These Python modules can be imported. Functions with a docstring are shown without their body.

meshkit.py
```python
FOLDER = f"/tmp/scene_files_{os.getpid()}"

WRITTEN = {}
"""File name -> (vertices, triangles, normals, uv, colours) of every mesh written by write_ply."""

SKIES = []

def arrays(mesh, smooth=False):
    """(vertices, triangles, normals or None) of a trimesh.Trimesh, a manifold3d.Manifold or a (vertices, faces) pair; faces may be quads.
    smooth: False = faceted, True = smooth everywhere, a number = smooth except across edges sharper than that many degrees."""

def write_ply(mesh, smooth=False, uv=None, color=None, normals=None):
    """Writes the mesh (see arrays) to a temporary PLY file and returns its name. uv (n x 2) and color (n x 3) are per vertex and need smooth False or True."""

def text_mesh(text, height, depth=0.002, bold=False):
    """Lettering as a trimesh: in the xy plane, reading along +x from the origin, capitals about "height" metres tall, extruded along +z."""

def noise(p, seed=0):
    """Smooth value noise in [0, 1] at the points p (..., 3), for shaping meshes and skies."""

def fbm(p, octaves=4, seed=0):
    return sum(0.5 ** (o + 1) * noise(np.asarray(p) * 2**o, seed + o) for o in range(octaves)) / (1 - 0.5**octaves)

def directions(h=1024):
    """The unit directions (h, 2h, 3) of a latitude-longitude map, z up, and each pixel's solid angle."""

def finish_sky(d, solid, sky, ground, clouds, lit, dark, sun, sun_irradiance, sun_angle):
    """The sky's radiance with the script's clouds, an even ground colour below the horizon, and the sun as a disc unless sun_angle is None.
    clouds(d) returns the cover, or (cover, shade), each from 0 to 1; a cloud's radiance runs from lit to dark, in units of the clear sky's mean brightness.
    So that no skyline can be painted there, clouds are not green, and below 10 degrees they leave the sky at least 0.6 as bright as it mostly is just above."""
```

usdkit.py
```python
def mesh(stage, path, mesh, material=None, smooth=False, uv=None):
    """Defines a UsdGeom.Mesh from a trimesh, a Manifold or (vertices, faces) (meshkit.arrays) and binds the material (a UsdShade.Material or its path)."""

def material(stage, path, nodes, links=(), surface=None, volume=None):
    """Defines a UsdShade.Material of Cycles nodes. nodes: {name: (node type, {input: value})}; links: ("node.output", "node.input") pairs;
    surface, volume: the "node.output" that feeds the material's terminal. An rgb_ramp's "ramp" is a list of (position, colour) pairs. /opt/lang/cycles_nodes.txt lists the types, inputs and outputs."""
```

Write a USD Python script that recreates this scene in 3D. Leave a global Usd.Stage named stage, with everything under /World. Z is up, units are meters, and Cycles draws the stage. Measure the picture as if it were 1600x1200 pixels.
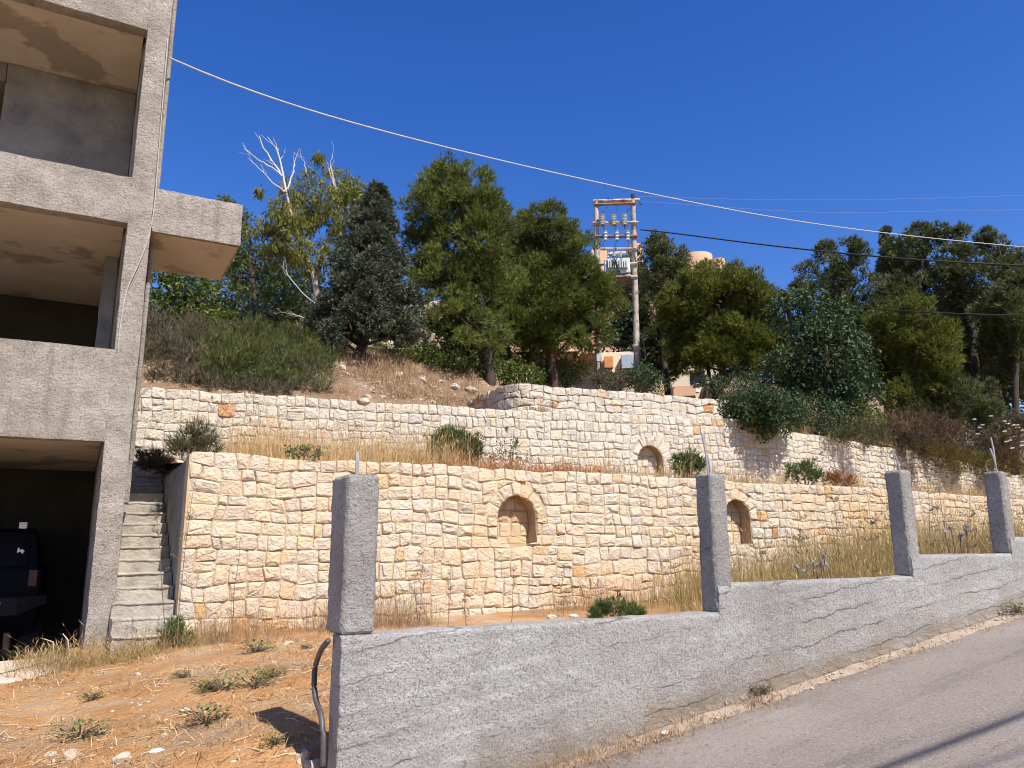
import math
import numpy as np, trimesh
from shapely.geometry import Polygon, Point, box as sbox
from shapely.ops import unary_union
from pxr import Usd, UsdGeom, UsdLux, UsdShade, Gf, Sdf, Vt
import usdkit, meshkit

# ------------------------------------------------------------------ camera, sky, sun, exposure
EXPOSURE = 0.80
SUN_AZ, SUN_EL = math.radians(8.0), math.radians(52.0)      # azimuth from -Y towards +X
SUN_INT, SKY_STR = 1.25, 0.103
stage = Usd.Stage.CreateInMemory()
UsdGeom.SetStageUpAxis(stage, UsdGeom.Tokens.z)
UsdGeom.SetStageMetersPerUnit(stage, 1.0)
UsdGeom.Xform.Define(stage, '/World'); UsdGeom.Scope.Define(stage, '/World/Looks')
YAW, PIT, ROL, FPX = math.radians(61), math.radians(11.9), math.radians(-.38), 1200.0
c_, s_ = math.cos, math.sin
EYE = np.array([0, 0, 1.55])
FWD = np.array([c_(YAW)*c_(PIT), s_(YAW)*c_(PIT), s_(PIT)])
_r = np.array([s_(YAW), -c_(YAW), 0]); _u = np.cross(_r, FWD)
RI = _r*c_(ROL)+_u*s_(ROL); UP = _u*c_(ROL)-_r*s_(ROL)
HF = np.array([c_(YAW), s_(YAW), 0]); HR = np.array([s_(YAW), -c_(YAW), 0])
cam = UsdGeom.Camera.Define(stage, '/World/camera')
M = np.eye(4); M[0, :3] = RI; M[1, :3] = UP; M[2, :3] = -FWD; M[3, :3] = EYE
cam.AddTransformOp().Set(Gf.Matrix4d(M.tolist()))
cam.CreateHorizontalApertureAttr(36.0); cam.CreateVerticalApertureAttr(27.0)
cam.CreateFocalLengthAttr(36.0*FPX/1600); cam.CreateClippingRangeAttr(Gf.Vec2f(.05, 5000))
cam.CreateExposureAttr(EXPOSURE)
SUN = np.array([s_(SUN_AZ)*c_(SUN_EL), -c_(SUN_AZ)*c_(SUN_EL), s_(SUN_EL)])
dome = UsdLux.DomeLight.Define(stage, '/World/sky')
skym = usdkit.material(stage, '/World/Looks/sky', {
    'sky': ('sky_texture', {'sky_type': 'single_scattering', 'sun_disc': False, 'sun_elevation': SUN_EL,
            'sun_rotation': math.atan2(SUN[0], SUN[1]), 'altitude': 250.0, 'air_density': 1.0, 'aerosol_density': .5, 'ozone_density': 2.6}),
    'hs': ('hsv', {'hue': .519, 'saturation': 1.36, 'value': 1.0, 'fac': 1.0}),
    'bg': ('background_shader', {'strength': SKY_STR})}, [('sky.color', 'hs.color'), ('hs.color', 'bg.color')], surface='bg.background')
UsdShade.MaterialBindingAPI.Apply(dome.GetPrim()).Bind(skym)
dome.GetPrim().SetCustomDataByKey('kind', 'structure')
sun = UsdLux.DistantLight.Define(stage, '/World/sun')
zx = SUN; xx = np.cross([0, 0, 1.], zx); xx /= np.linalg.norm(xx); yx = np.cross(zx, xx)
M = np.eye(4); M[0, :3] = xx; M[1, :3] = yx; M[2, :3] = zx
sun.AddTransformOp().Set(Gf.Matrix4d(M.tolist()))
sun.CreateIntensityAttr(SUN_INT); sun.CreateAngleAttr(.53); sun.CreateNormalizeAttr(True); sun.CreateColorAttr(Gf.Vec3f(1, .945, .86))

# ------------------------------------------------------------------ pixels of the photograph -> rays (used once, to survey the place)
def ray(u, v): return FWD+RI*(u-800)/FPX+UP*(600-v)/FPX
def atY(u, v, Y): d = ray(u, v); return EYE+d*(Y/d[1])
def atZ(u, v, Z): d = ray(u, v); return EYE+d*((Z-1.55)/d[2])
def atX(u, v, X): d = ray(u, v); return EYE+d*(X/d[0])
def atD(u, v, D): d = ray(u, v); return EYE+d*(D/math.hypot(d[0], d[1]))

# ------------------------------------------------------------------ helpers
used = {}
def path_for(name, parent=None):
    base = (parent.GetPath().pathString if parent else '/World')+'/'+name
    k = used.get(base, -1)+1; used[base] = k
    return base if k == 0 else '%s_%03d' % (base, k)
def meta(prim, label=None, cat=None, group=None, kind=None):
    for k, v in (('label', label), ('category', cat), ('group', group), ('kind', kind)):
        if v: prim.SetCustomDataByKey(k, v)
    return prim
def thing(name, label, cat, loc=(0, 0, 0), rotz=0, group=None):
    x = UsdGeom.Xform.Define(stage, path_for(name))
    x.AddTranslateOp().Set(Gf.Vec3d(*map(float, loc)))
    if rotz: x.AddRotateZOp().Set(float(rotz))
    return meta(x.GetPrim(), label, cat, group)
def obj(name, mesh, mat, parent=None, smooth=False, tint=None, **kw):
    m = usdkit.mesh(stage, path_for(name, parent), mesh, mat, smooth=smooth)
    if tint is not None:
        UsdGeom.PrimvarsAPI(m).CreatePrimvar('tint', Sdf.ValueTypeNames.FloatArray, 'vertex').Set(Vt.FloatArray.FromNumpy(np.asarray(tint, np.float32)))
    meta(m.GetPrim(), **kw)
    return m.GetPrim()
class MB:
    def __init__(s): s.v, s.f, s.t, s.n = [], [], [], 0
    def add(s, v, f, t=0.5):
        v = np.asarray(v, float); f = np.asarray(f, int)
        if len(f) == 0: return s
        if f.shape[1] == 4: f = np.vstack([f[:, [0, 1, 2]], f[:, [0, 2, 3]]])
        s.v.append(v); s.f.append(f+s.n); s.n += len(v)
        s.t.append(np.broadcast_to(np.asarray(t, float), (len(v),)))
        return s
    def tm(s, m, t=.5): return s.add(m.vertices, m.faces, t)
    def box(s, x0, x1, y0, y1, z0, z1, bev=0):
        m = rbox(x1-x0, y1-y0, z1-z0, bev); m.apply_translation([(x0+x1)/2, (y0+y1)/2, (z0+z1)/2]); return s.tm(m)
    def tube(s, pts, r, sides=6, cap=True, t=.5):
        pts = np.asarray(pts, float); r = np.broadcast_to(np.asarray(r, float), (len(pts),))
        d = np.gradient(pts, axis=0); d /= np.linalg.norm(d, axis=1, keepdims=True)+1e-12
        a = np.cross(d, np.where(np.abs(d[:, 2:]) < .9, [0, 0, 1.], [1., 0, 0])); a /= np.linalg.norm(a, axis=1, keepdims=True)+1e-12
        b = np.cross(d, a); g = np.arange(sides)*2*np.pi/sides
        v = pts[:, None]+r[:, None, None]*(np.cos(g)[None, :, None]*a[:, None]+np.sin(g)[None, :, None]*b[:, None])
        i, j = np.meshgrid(np.arange(len(pts)-1), np.arange(sides), indexing='ij')
        q = np.stack([i*sides+j, i*sides+(j+1) % sides, (i+1)*sides+(j+1) % sides, (i+1)*sides+j], -1).reshape(-1, 4)
        f = np.vstack([q[:, [0, 1, 2]], q[:, [0, 2, 3]]]); V = v.reshape(-1, 3)
        if cap:
            n = len(V); V = np.vstack([V, pts[0], pts[-1]]); k = np.arange(sides); e = (len(pts)-1)*sides
            f = np.vstack([f, np.stack([np.full(sides, n), (k+1) % sides, k], 1), np.stack([np.full(sides, n+1), e+k, e+(k+1) % sides], 1)])
        return s.add(V, f, t)
    def mesh(s): return np.vstack(s.v), np.vstack(s.f)
    def tints(s): return np.concatenate(s.t)
    def build(s, name, mat, parent=None, smooth=False, tint=False, **kw):
        return obj(name, s.mesh(), mat, parent, smooth, s.tints() if tint else None, **kw)
def rbox(x, y, z, bev=0):
    if bev <= 0: return trimesh.creation.box([x, y, z])
    b = min(bev, x/2.2, y/2.2, z/2.2); P = []
    for sx in (-1, 1):
        for sy in (-1, 1):
            for sz in (-1, 1):
                for k in range(3):
                    p = np.array([x/2-b, y/2-b, z/2-b]); p[k] += b; P.append(p*[sx, sy, sz])
    return trimesh.convex.convex_hull(np.array(P))
def nz(p, f, seed, o=2): return meshkit.fbm(np.asarray(p)*f, o, seed)-.5
def jag(v, amp=.008, f=22., amp2=.012, f2=5., seed=0):
    v = np.asarray(v, float)
    d = np.stack([nz(v, f, seed+k*7, 2) for k in range(3)], 1)*2*amp+np.stack([nz(v, f2, seed+50+k*7, 2) for k in range(3)], 1)*2*amp2
    return v+d
def grid_box(x0, x1, y0, y1, z0, z1, res, rnd=.012, xr=True):
    """a box of small quads with slightly worn edges, to be displaced"""
    ax = [np.linspace(a, b, max(2, int(math.ceil((b-a)/res))+1)) for a, b in ((x0, x1), (y0, y1), (z0, z1))]
    mb = MB()
    for k in range(3):
        i, j = [(1, 2), (2, 0), (0, 1)][k]
        A, B = np.meshgrid(ax[i], ax[j], indexing='ij'); n, m = A.shape
        I, J = np.meshgrid(np.arange(n-1), np.arange(m-1), indexing='ij')
        q = np.stack([I*m+J, (I+1)*m+J, (I+1)*m+J+1, I*m+J+1], -1).reshape(-1, 4)
        for side in (0, 1):
            v = np.zeros((n*m, 3)); v[:, i] = A.ravel(); v[:, j] = B.ravel(); v[:, k] = ax[k][-1] if side else ax[k][0]
            mb.add(v, q if side else q[:, ::-1])
    v, f = mb.mesh()
    lo, hi = np.array([x0, y0, z0]), np.array([x1, y1, z1])
    ctr = (lo+hi)/2; e = np.minimum(v-lo, hi-v)
    if not xr: e[:, 0] = 9.
    near = (e < rnd*.6).sum(1) >= 2
    v[near] += (np.sign(ctr-v)*rnd*.5)[near]*(e < rnd*.6)[near]
    m = trimesh.Trimesh(v, f, process=False); m.merge_vertices(digits_vertex=5)
    return np.array(m.vertices), np.array(m.faces)
def rough(x0, x1, y0, y1, z0, z1, res=.07, amp=.006, amp2=.01, seed=1):
    v, f = grid_box(x0, x1, y0, y1, z0, z1, res); return jag(v, amp, 20., amp2, 4., seed), f
def smoothstep(x, a, b): t = np.clip((np.asarray(x, float)-a)/(b-a), 0, 1); return t*t*(3-2*t)

GRADE = .13
# ------------------------------------------------------------------ materials
def mat(name, ramp, scale=6., detail=5., rough_=.9, bumps=((40, .5, .01),), tint=None, spec=.3, extra=None, translucent=0, dist=.0, mapscale=None, metallic=0.):
    """principled material: colour ramp driven by noise (or by the mesh's tint), relief by several noises (scale, strength, height in metres)"""
    nodes = {'g': ('geometry', {}), 'n': ('noise_texture', {'scale': scale, 'detail': detail, 'roughness': .6, 'distortion': dist}),
             'r': ('rgb_ramp', {'ramp': ramp}), 'p': ('principled_bsdf', {'roughness': rough_, 'specular_ior_level': spec, 'metallic': metallic})}
    src = 'g.position'
    links = []
    if mapscale:
        nodes['map'] = ('mapping', {'scale': mapscale}); links.append(('g.position', 'map.vector')); src = 'map.vector'
    links.append((src, 'n.vector'))
    if tint is None: links.append(('n.fac', 'r.fac')); col = 'r.color'
    else:
        nodes['at'] = ('attribute', {'attribute': 'tint'})
        links.append(('at.fac', 'r.fac'))
        nodes['nr'] = ('rgb_ramp', {'ramp': [(.25, (1-tint,)*3), (.75, (1+tint*.6,)*3)]}); links.append(('n.fac', 'nr.fac'))
        nodes['mx'] = ('mix_color', {'blend_type': 'multiply', 'fac': 1.0}); links += [('r.color', 'mx.a'), ('nr.color', 'mx.b')]; col = 'mx.result'
    if extra: col = extra(nodes, links, col)
    links.append((col, 'p.base_color'))
    prev = None
    for k, (sc, st, h) in enumerate(bumps):
        nodes['bn%d' % k] = ('noise_texture', {'scale': sc, 'detail': 4.0, 'roughness': .65})
        nodes['b%d' % k] = ('bump', {'strength': st, 'distance': h})
        links += [(src, 'bn%d.vector' % k), ('bn%d.fac' % k, 'b%d.height' % k)]
        if prev: links.append((prev, 'b%d.normal' % k))
        prev = 'b%d.normal' % k
    if prev: links.append((prev, 'p.normal'))
    surf = 'p.BSDF'
    if translucent:
        nodes['tl'] = ('translucent_bsdf', {}); nodes['mc'] = ('mix_closure', {'fac': translucent})
        links += [(col, 'tl.color'), ('p.BSDF', 'mc.closure1'), ('tl.BSDF', 'mc.closure2')]; surf = 'mc.closure'
    return usdkit.material(stage, '/World/Looks/'+name, nodes, links, surface=surf)
def overlay(pref, scale, lo, hi, color, detail=4., mapscale=None, amount=1.0):
    """a second noise that lays a colour (stain, dust, lichen) over the first in patches"""
    def fn(nodes, links, col):
        nodes[pref+'n'] = ('noise_texture', {'scale': scale, 'detail': detail, 'roughness': .6})
        nodes[pref+'r'] = ('rgb_ramp', {'ramp': [(lo, (0, 0, 0)), (hi, (amount,)*3)]})
        nodes[pref+'m'] = ('mix_color', {'blend_type': 'mix', 'b': color})
        if mapscale:
            nodes[pref+'map'] = ('mapping', {'scale': mapscale}); links.extend([('g.position', pref+'map.vector'), (pref+'map.vector', pref+'n.vector')])
        else: links.append(('g.position', pref+'n.vector'))
        links.extend([(pref+'n.fac', pref+'r.fac'), (pref+'r.color', pref+'m.fac'), (col, pref+'m.a')])
        return pref+'m.result'
    return fn
def splash_dirt(nodes, links, col):
    """brown splash dirt along the foot of the wall, which follows the road"""
    nodes['sd'] = ('vector_math', {'math_type': 'dot_product', 'vector2': (-GRADE, 0, 1.)}); nodes['sn'] = ('noise_texture', {'scale': 3.0, 'detail': 6.0, 'roughness': .65})
    nodes['sm'] = ('math', {'math_type': 'multiply_add', 'value2': -.55}); nodes['sr'] = ('rgb_ramp', {'ramp': [(0, (.75,)*3), (.12, (.35,)*3), (.28, (0, 0, 0)), (1, (0, 0, 0))]})
    nodes['sa'] = ('math', {'math_type': 'add', 'value2': .30}); nodes['sx'] = ('mix_color', {'blend_type': 'mix', 'b': (.30, .22, .145)})
    links.extend([('g.position', 'sd.vector1'), ('g.position', 'sn.vector'), ('sn.fac', 'sm.value1'), ('sd.value', 'sm.value3'), ('sm.value', 'sa.value1'), ('sa.value', 'sr.fac'), ('sr.color', 'sx.fac'), (col, 'sx.a')])
    return 'sx.result'
def board_cracks(nodes, links, col):
    """broken crack lines left by the formwork boards, running with the slope of the road"""
    nodes['dp'] = ('vector_math', {'math_type': 'dot_product', 'vector2': (-GRADE*1.0/.155, 0, 1/.155)})
    nodes['cn'] = ('noise_texture', {'scale': 2.2, 'detail': 5.0, 'roughness': .65}); nodes['cm'] = ('math', {'math_type': 'multiply_add', 'value2': 1.1})
    nodes['fr'] = ('math', {'math_type': 'fraction'}); nodes['cr'] = ('rgb_ramp', {'ramp': [(0, (1, 1, 1)), (.05, (.85,)*3), (.085, (0, 0, 0)), (1, (0, 0, 0))]})
    nodes['pn'] = ('noise_texture', {'scale': 1.6, 'detail': 4.0, 'roughness': .6}); nodes['pr'] = ('rgb_ramp', {'ramp': [(.48, (0, 0, 0)), (.58, (.8,)*3)]})
    nodes['cmul'] = ('mix_color', {'blend_type': 'multiply', 'fac': 1.0}); nodes['cmx'] = ('mix_color', {'blend_type': 'mix', 'b': (.12, .105, .09)})
    links.extend([('g.position', 'dp.vector1'), ('g.position', 'cn.vector'), ('g.position', 'pn.vector'), ('cn.fac', 'cm.value1'), ('dp.value', 'cm.value3'), ('cm.value', 'fr.value1'), ('fr.value', 'cr.fac'), ('pn.fac', 'pr.fac'),
                  ('cr.color', 'cmul.a'), ('pr.color', 'cmul.b'), ('cmul.result', 'cmx.fac'), (col, 'cmx.a')])
    return 'cmx.result'
def chain(*fns):
    def fn(nodes, links, col):
        for g in fns: col = g(nodes, links, col)
        return col
    return fn
def speckle(pref, scale, lo, hi, color, amount=1.):
    def fn(nodes, links, col):
        nodes[pref+'v'] = ('noise_texture', {'scale': scale, 'detail': 2.0, 'roughness': .7})
        nodes[pref+'r'] = ('rgb_ramp', {'ramp': [(lo, (0, 0, 0)), (hi, (amount,)*3)]})
        nodes[pref+'m'] = ('mix_color', {'blend_type': 'mix', 'b': color})
        links.extend([('g.position', pref+'v.vector'), (pref+'v.fac', pref+'r.fac'), (pref+'r.color', pref+'m.fac'), (col, pref+'m.a')])
        return pref+'m.result'
    return fn

CONC = mat('building_render', [(.3, (.28, .245, .205)), (.5, (.39, .345, .295)), (.7, (.49, .44, .385))], scale=3.2, detail=10, bumps=((11, .5, .10), (26, .9, .07), (70, .8, .03)),
           extra=chain(overlay('st', .9, .5, .70, (.24, .20, .155), amount=.7, mapscale=(.7, 1, 1.8)), overlay('drip', 1.5, .58, .72, (.20, .175, .15), amount=.6, mapscale=(3.5, 1, .35)), speckle('sp', 34, .56, .68, (.17, .15, .125), .65), speckle('wh', 28, .60, .70, (.50, .46, .40), .5)))
SOFFIT = mat('soffit_concrete', [(.3, (.36, .30, .23)), (.7, (.44, .37, .29))], scale=1.2, detail=6, bumps=((50, .3, .006),), extra=overlay('dp', .8, .52, .56, (.20, .16, .12), amount=.75))
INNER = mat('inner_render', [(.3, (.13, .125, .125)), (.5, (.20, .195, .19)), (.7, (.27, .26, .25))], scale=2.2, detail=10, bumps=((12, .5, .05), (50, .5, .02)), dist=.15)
DARKROOM = mat('garage_wall', [(.3, (.022, .019, .017)), (.7, (.04, .035, .03))], scale=1.5, bumps=((20, .3, .01),))  # near-black colour carries the deep shade inside the rooms
FENCE = mat('fence_render', [(.28, (.38, .36, .335)), (.5, (.51, .487, .462)), (.75, (.61, .59, .565))], scale=1.3, detail=9, bumps=((12, .35, .05), (46, 1., .045), (110, 1., .018)),
            extra=chain(overlay('st', .8, .5, .72, (.36, .335, .305), amount=.55, mapscale=(.5, 1, 1.6)), overlay('dust', 1.7, .56, .75, (.50, .41, .31), amount=.5), speckle('sp', 74, .54, .62, (.17, .155, .145), .65), speckle('wh', 60, .585, .68, (.66, .645, .62), .6), overlay('drip', 1.3, .55, .70, (.27, .25, .225), amount=.4, mapscale=(2.9, 2.3, .7)), splash_dirt, board_cracks))
POSTM = mat('post_render', [(.28, (.215, .20, .182)), (.55, (.31, .29, .265)), (.78, (.405, .38, .35))], scale=2.2, detail=9, bumps=((14, .3, .03), (46, .9, .03), (110, .9, .012)), extra=chain(speckle('sp', 58, .55, .64, (.13, .125, .12), .7), speckle('wh', 52, .60, .70, (.52, .50, .48), .5)))
STEPM = mat('step_concrete', [(.3, (.22, .195, .165)), (.5, (.32, .285, .235)), (.7, (.39, .35, .295))], scale=5, detail=10, bumps=((9, .4, .04), (25, .7, .03), (80, .6, .01)), extra=overlay('st', 1.4, .5, .7, (.24, .21, .175), amount=.6, mapscale=(3, 1, .6)))
stone_bumps = ((9, .75, .05), (28, .9, .04), (90, .6, .01))
RAMP_LOW = [(0, (.50, .46, .41)), (.3, (.585, .51, .41)), (.55, (.60, .50, .39)), (.75, (.585, .455, .31)), (.9, (.55, .385, .22)), (.96, (.50, .30, .13)), (1, (.46, .21, .09))]
RAMP_UP = [(0, (.49, .45, .39)), (.4, (.555, .50, .415)), (.7, (.575, .495, .39)), (.93, (.56, .455, .33)), (.98, (.52, .36, .21)), (1, (.48, .24, .11))]
STONE_LOW = mat('warm_limestone', RAMP_LOW, scale=7, detail=8, tint=.16, bumps=stone_bumps, spec=.2,
                extra=chain(overlay('or', .42, .42, .66, (.56, .36, .16), amount=.55), overlay('yl', 4.2, .52, .68, (.62, .475, .25), amount=.5), overlay('pk', 3.1, .54, .68, (.60, .42, .32), amount=.45), overlay('gr', 5, .60, .75, (.36, .31, .25), amount=.4)))
STONE_UP = mat('pale_limestone', RAMP_UP, scale=7, detail=8, tint=.15, bumps=stone_bumps, spec=.2,
               extra=chain(overlay('or', .5, .55, .78, (.52, .39, .24), amount=.4), overlay('pk', 3.1, .54, .68, (.58, .45, .36), amount=.45), overlay('gr', 5, .60, .75, (.36, .32, .27), amount=.45)))
MORTAR_LOW = mat('warm_mortar', [(.3, (.33, .235, .15)), (.7, (.46, .345, .23))], scale=3, bumps=((40, .5, .01),), extra=overlay('or', .42, .47, .72, (.42, .26, .12), amount=.6))
MORTAR_UP = mat('grey_mortar', [(.3, (.31, .265, .21)), (.7, (.42, .365, .30))], scale=3, bumps=((40, .5, .01),))
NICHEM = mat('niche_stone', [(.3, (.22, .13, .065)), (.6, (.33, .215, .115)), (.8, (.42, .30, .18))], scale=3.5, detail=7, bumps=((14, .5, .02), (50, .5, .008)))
ASPHALT = mat('asphalt', [(.3, (.135, .113, .097)), (.5, (.195, .165, .143)), (.72, (.25, .213, .185))], scale=.9, detail=9, rough_=.88, bumps=((160, .7, .006), (45, .3, .006)),
              extra=chain(overlay('pt', .5, .48, .62, (.20, .165, .142), amount=.7, mapscale=(.6, 2.2, 1)), overlay('lane', 1.6, .55, .66, (.10, .083, .072), amount=.45, mapscale=(.25, 2.4, 1)), speckle('ag', 70, .56, .66, (.32, .275, .24), .7), speckle('dk', 60, .57, .68, (.06, .052, .045), .75)))
SOIL = mat('orange_soil', [(.25, (.23, .115, .043)), (.5, (.375, .19, .07)), (.75, (.45, .27, .125))], scale=1.6, detail=10, bumps=((7, .6, .10), (24, .8, .05), (80, .6, .012)),
           extra=chain(overlay('pl', .32, .56, .66, (.46, .36, .25), amount=.6), overlay('st', 2.4, .50, .64, (.34, .25, .15), amount=.7), overlay('mu', 1.0, .53, .66, (.20, .145, .095), amount=.6), speckle('gv', 60, .66, .72, (.62, .55, .45), .7), speckle('dk', 36, .66, .74, (.17, .10, .05), .6)))
GRAVEL = mat('pale_forecourt', [(.3, (.40, .31, .24)), (.7, (.56, .46, .37))], scale=3, detail=8, bumps=((25, .5, .02), (90, .6, .01)))
DIRT = mat('road_dirt', [(.3, (.24, .185, .14)), (.7, (.36, .29, .225))], scale=5, detail=8, bumps=((25, .6, .02), (90, .6, .01)))
HILLM = mat('dry_hill_soil', [(.3, (.12, .072, .042)), (.55, (.18, .115, .068)), (.75, (.26, .185, .115))], scale=.9, detail=9, bumps=((6, .6, .06), (25, .6, .03)), extra=speckle('gv', 14, .62, .68, (.50, .43, .34), .8))
TERRM = mat('terrace_soil', [(.3, (.24, .14, .07)), (.7, (.40, .27, .14))], scale=2, detail=8, bumps=((20, .5, .02),))
STRAW = mat('straw', [(0, (.13, .085, .05)), (.45, (.33, .22, .115)), (.75, (.46, .34, .19)), (1, (.56, .45, .29))], tint=.1, bumps=(), rough_=.8)
GRASS_GOLD = mat('golden_grass', [(0, (.33, .19, .075)), (.5, (.46, .31, .14)), (1, (.57, .43, .23))], tint=.1, bumps=(), rough_=.8, translucent=.25)
GRASS_RED = mat('russet_grass', [(0, (.22, .085, .03)), (.5, (.33, .14, .05)), (1, (.44, .24, .10))], tint=.1, bumps=(), rough_=.8, translucent=.2)
GRASS_OLIVE = mat('olive_grass', [(0, (.13, .12, .035)), (.5, (.26, .20, .07)), (1, (.46, .34, .15))], tint=.1, bumps=(), rough_=.8, translucent=.25)
WEED = mat('dry_weed', [(0, (.16, .09, .045)), (.5, (.29, .18, .095)), (1, (.40, .29, .17))], tint=.1, bumps=(), rough_=.85, translucent=.15)
def leafmat(name, a, b, c, tr=.3, spec=.3, rough_=.55): return mat(name, [(0, a), (.5, b), (1, c)], scale=1.3, tint=.2, bumps=(), rough_=rough_, translucent=tr, spec=spec)
PINE = leafmat('pine_needles', (.038, .054, .010), (.108, .138, .024), (.205, .225, .048), .3)
PINE_Y = leafmat('young_pine_needles', (.048, .064, .009), (.12, .142, .018), (.22, .225, .038), .28)
PINE_D = leafmat('dark_pine_needles', (.032, .044, .014), (.090, .108, .034), (.175, .185, .066), .25)
CEDAR = leafmat('bluish_needles', (.028, .038, .022), (.068, .084, .050), (.14, .155, .095), .12)
EUC = leafmat('gum_leaves', (.075, .085, .015), (.17, .175, .026), (.29, .26, .055), .38)
BROAD = leafmat('broad_leaves', (.020, .038, .012), (.042, .074, .025), (.085, .12, .05), .25, .3, .6)
BROAD_Y = leafmat('citrus_leaves', (.036, .06, .009), (.085, .125, .018), (.18, .205, .036), .32, .35, .5)
OLIVE = leafmat('olive_leaves', (.045, .050, .020), (.085, .090, .034), (.15, .145, .06), .25)
FEATHER = leafmat('broom_green', (.040, .056, .014), (.095, .112, .030), (.19, .19, .065), .3)
GREYB = leafmat('grey_brush', (.055, .048, .030), (.105, .090, .058), (.17, .145, .095), .15, .2, .8)
BROWNB = leafmat('brown_brush', (.055, .035, .018), (.115, .075, .038), (.20, .135, .07), .15, .2, .8)
OCHRE = leafmat('ochre_mound', (.07, .048, .014), (.14, .095, .026), (.21, .15, .045), .2, .2, .8)
GREENW = leafmat('green_weed', (.042, .07, .016), (.09, .135, .035), (.17, .21, .07), .32)
BARK = mat('pine_bark', [(.3, (.025, .019, .015)), (.7, (.065, .048, .036))], scale=9, bumps=((18, .7, .03),), mapscale=(1, 1, .3))
BARK_R = mat('reddish_bark', [(.3, (.05, .026, .018)), (.7, (.12, .062, .038))], scale=9, bumps=((18, .7, .03),), mapscale=(1, 1, .3))
BARK_G = mat('gum_bark', [(.3, (.15, .085, .05)), (.5, (.36, .27, .2)), (.7, (.52, .46, .39))], scale=2.2, bumps=((18, .4, .01),), mapscale=(1, 1, .5))
BAREW = mat('bare_wood', [(.3, (.36, .31, .26)), (.7, (.56, .51, .46))], scale=5, bumps=())
TWIG = mat('twigs', [(.3, (.10, .07, .05)), (.7, (.2, .15, .1))], scale=5, bumps=())
def plain(name, col, rough_=.6, metallic=0., var=.15, sc=8., bumps=((60, .2, .003),), spec=.4):
    return mat(name, [(.3, tuple(x*(1-var) for x in col)), (.7, tuple(min(1, x*(1+var)) for x in col))], scale=sc, rough_=rough_, metallic=metallic, bumps=bumps, spec=spec)
PEACH = plain('peach_render', (.60, .37, .235), .85, var=.06, sc=1.)
CREAM = plain('cream_render', (.62, .52, .38), .85, var=.06, sc=1.)
SHADEWALL = plain('shaded_cream_render', (.40, .33, .24), .85, var=.06, sc=1.)  # cream render darkened: shade under the villa balcony put into the colour
WHITEP = plain('white_paint', (.75, .74, .72), .5, var=.05)
GLASS = plain('window_glass', (.015, .022, .035), .08, var=.02, bumps=(), spec=.8)
GALV = mat('weathered_steel', [(.35, (.40, .37, .32)), (.52, (.33, .28, .23)), (.64, (.20, .09, .045))], scale=3.5, detail=6, rough_=.65, bumps=((30, .3, .004),))
RUST = mat('rusty_steel', [(.3, (.14, .055, .028)), (.6, (.25, .11, .055)), (.75, (.38, .28, .22))], scale=5, detail=6, rough_=.85, bumps=((30, .4, .004),))
PORC = plain('grey_porcelain', (.42, .42, .40), .3)
TRAFO = mat('transformer_grey', [(.3, (.42, .45, .44)), (.7, (.55, .57, .55))], scale=3, rough_=.55, bumps=(), extra=overlay('rs', 2.5, .56, .66, (.28, .15, .09), amount=.7))
BLACKW = plain('black_rubber', (.018, .018, .019), .6, bumps=())
WHITEW = plain('pale_cable', (.44, .40, .37), .6, bumps=())
ORANGEBOX = mat('rusty_orange_box', [(.3, (.42, .15, .05)), (.6, (.55, .23, .08)), (.8, (.30, .12, .06))], scale=6, detail=6, rough_=.7, bumps=())
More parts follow.
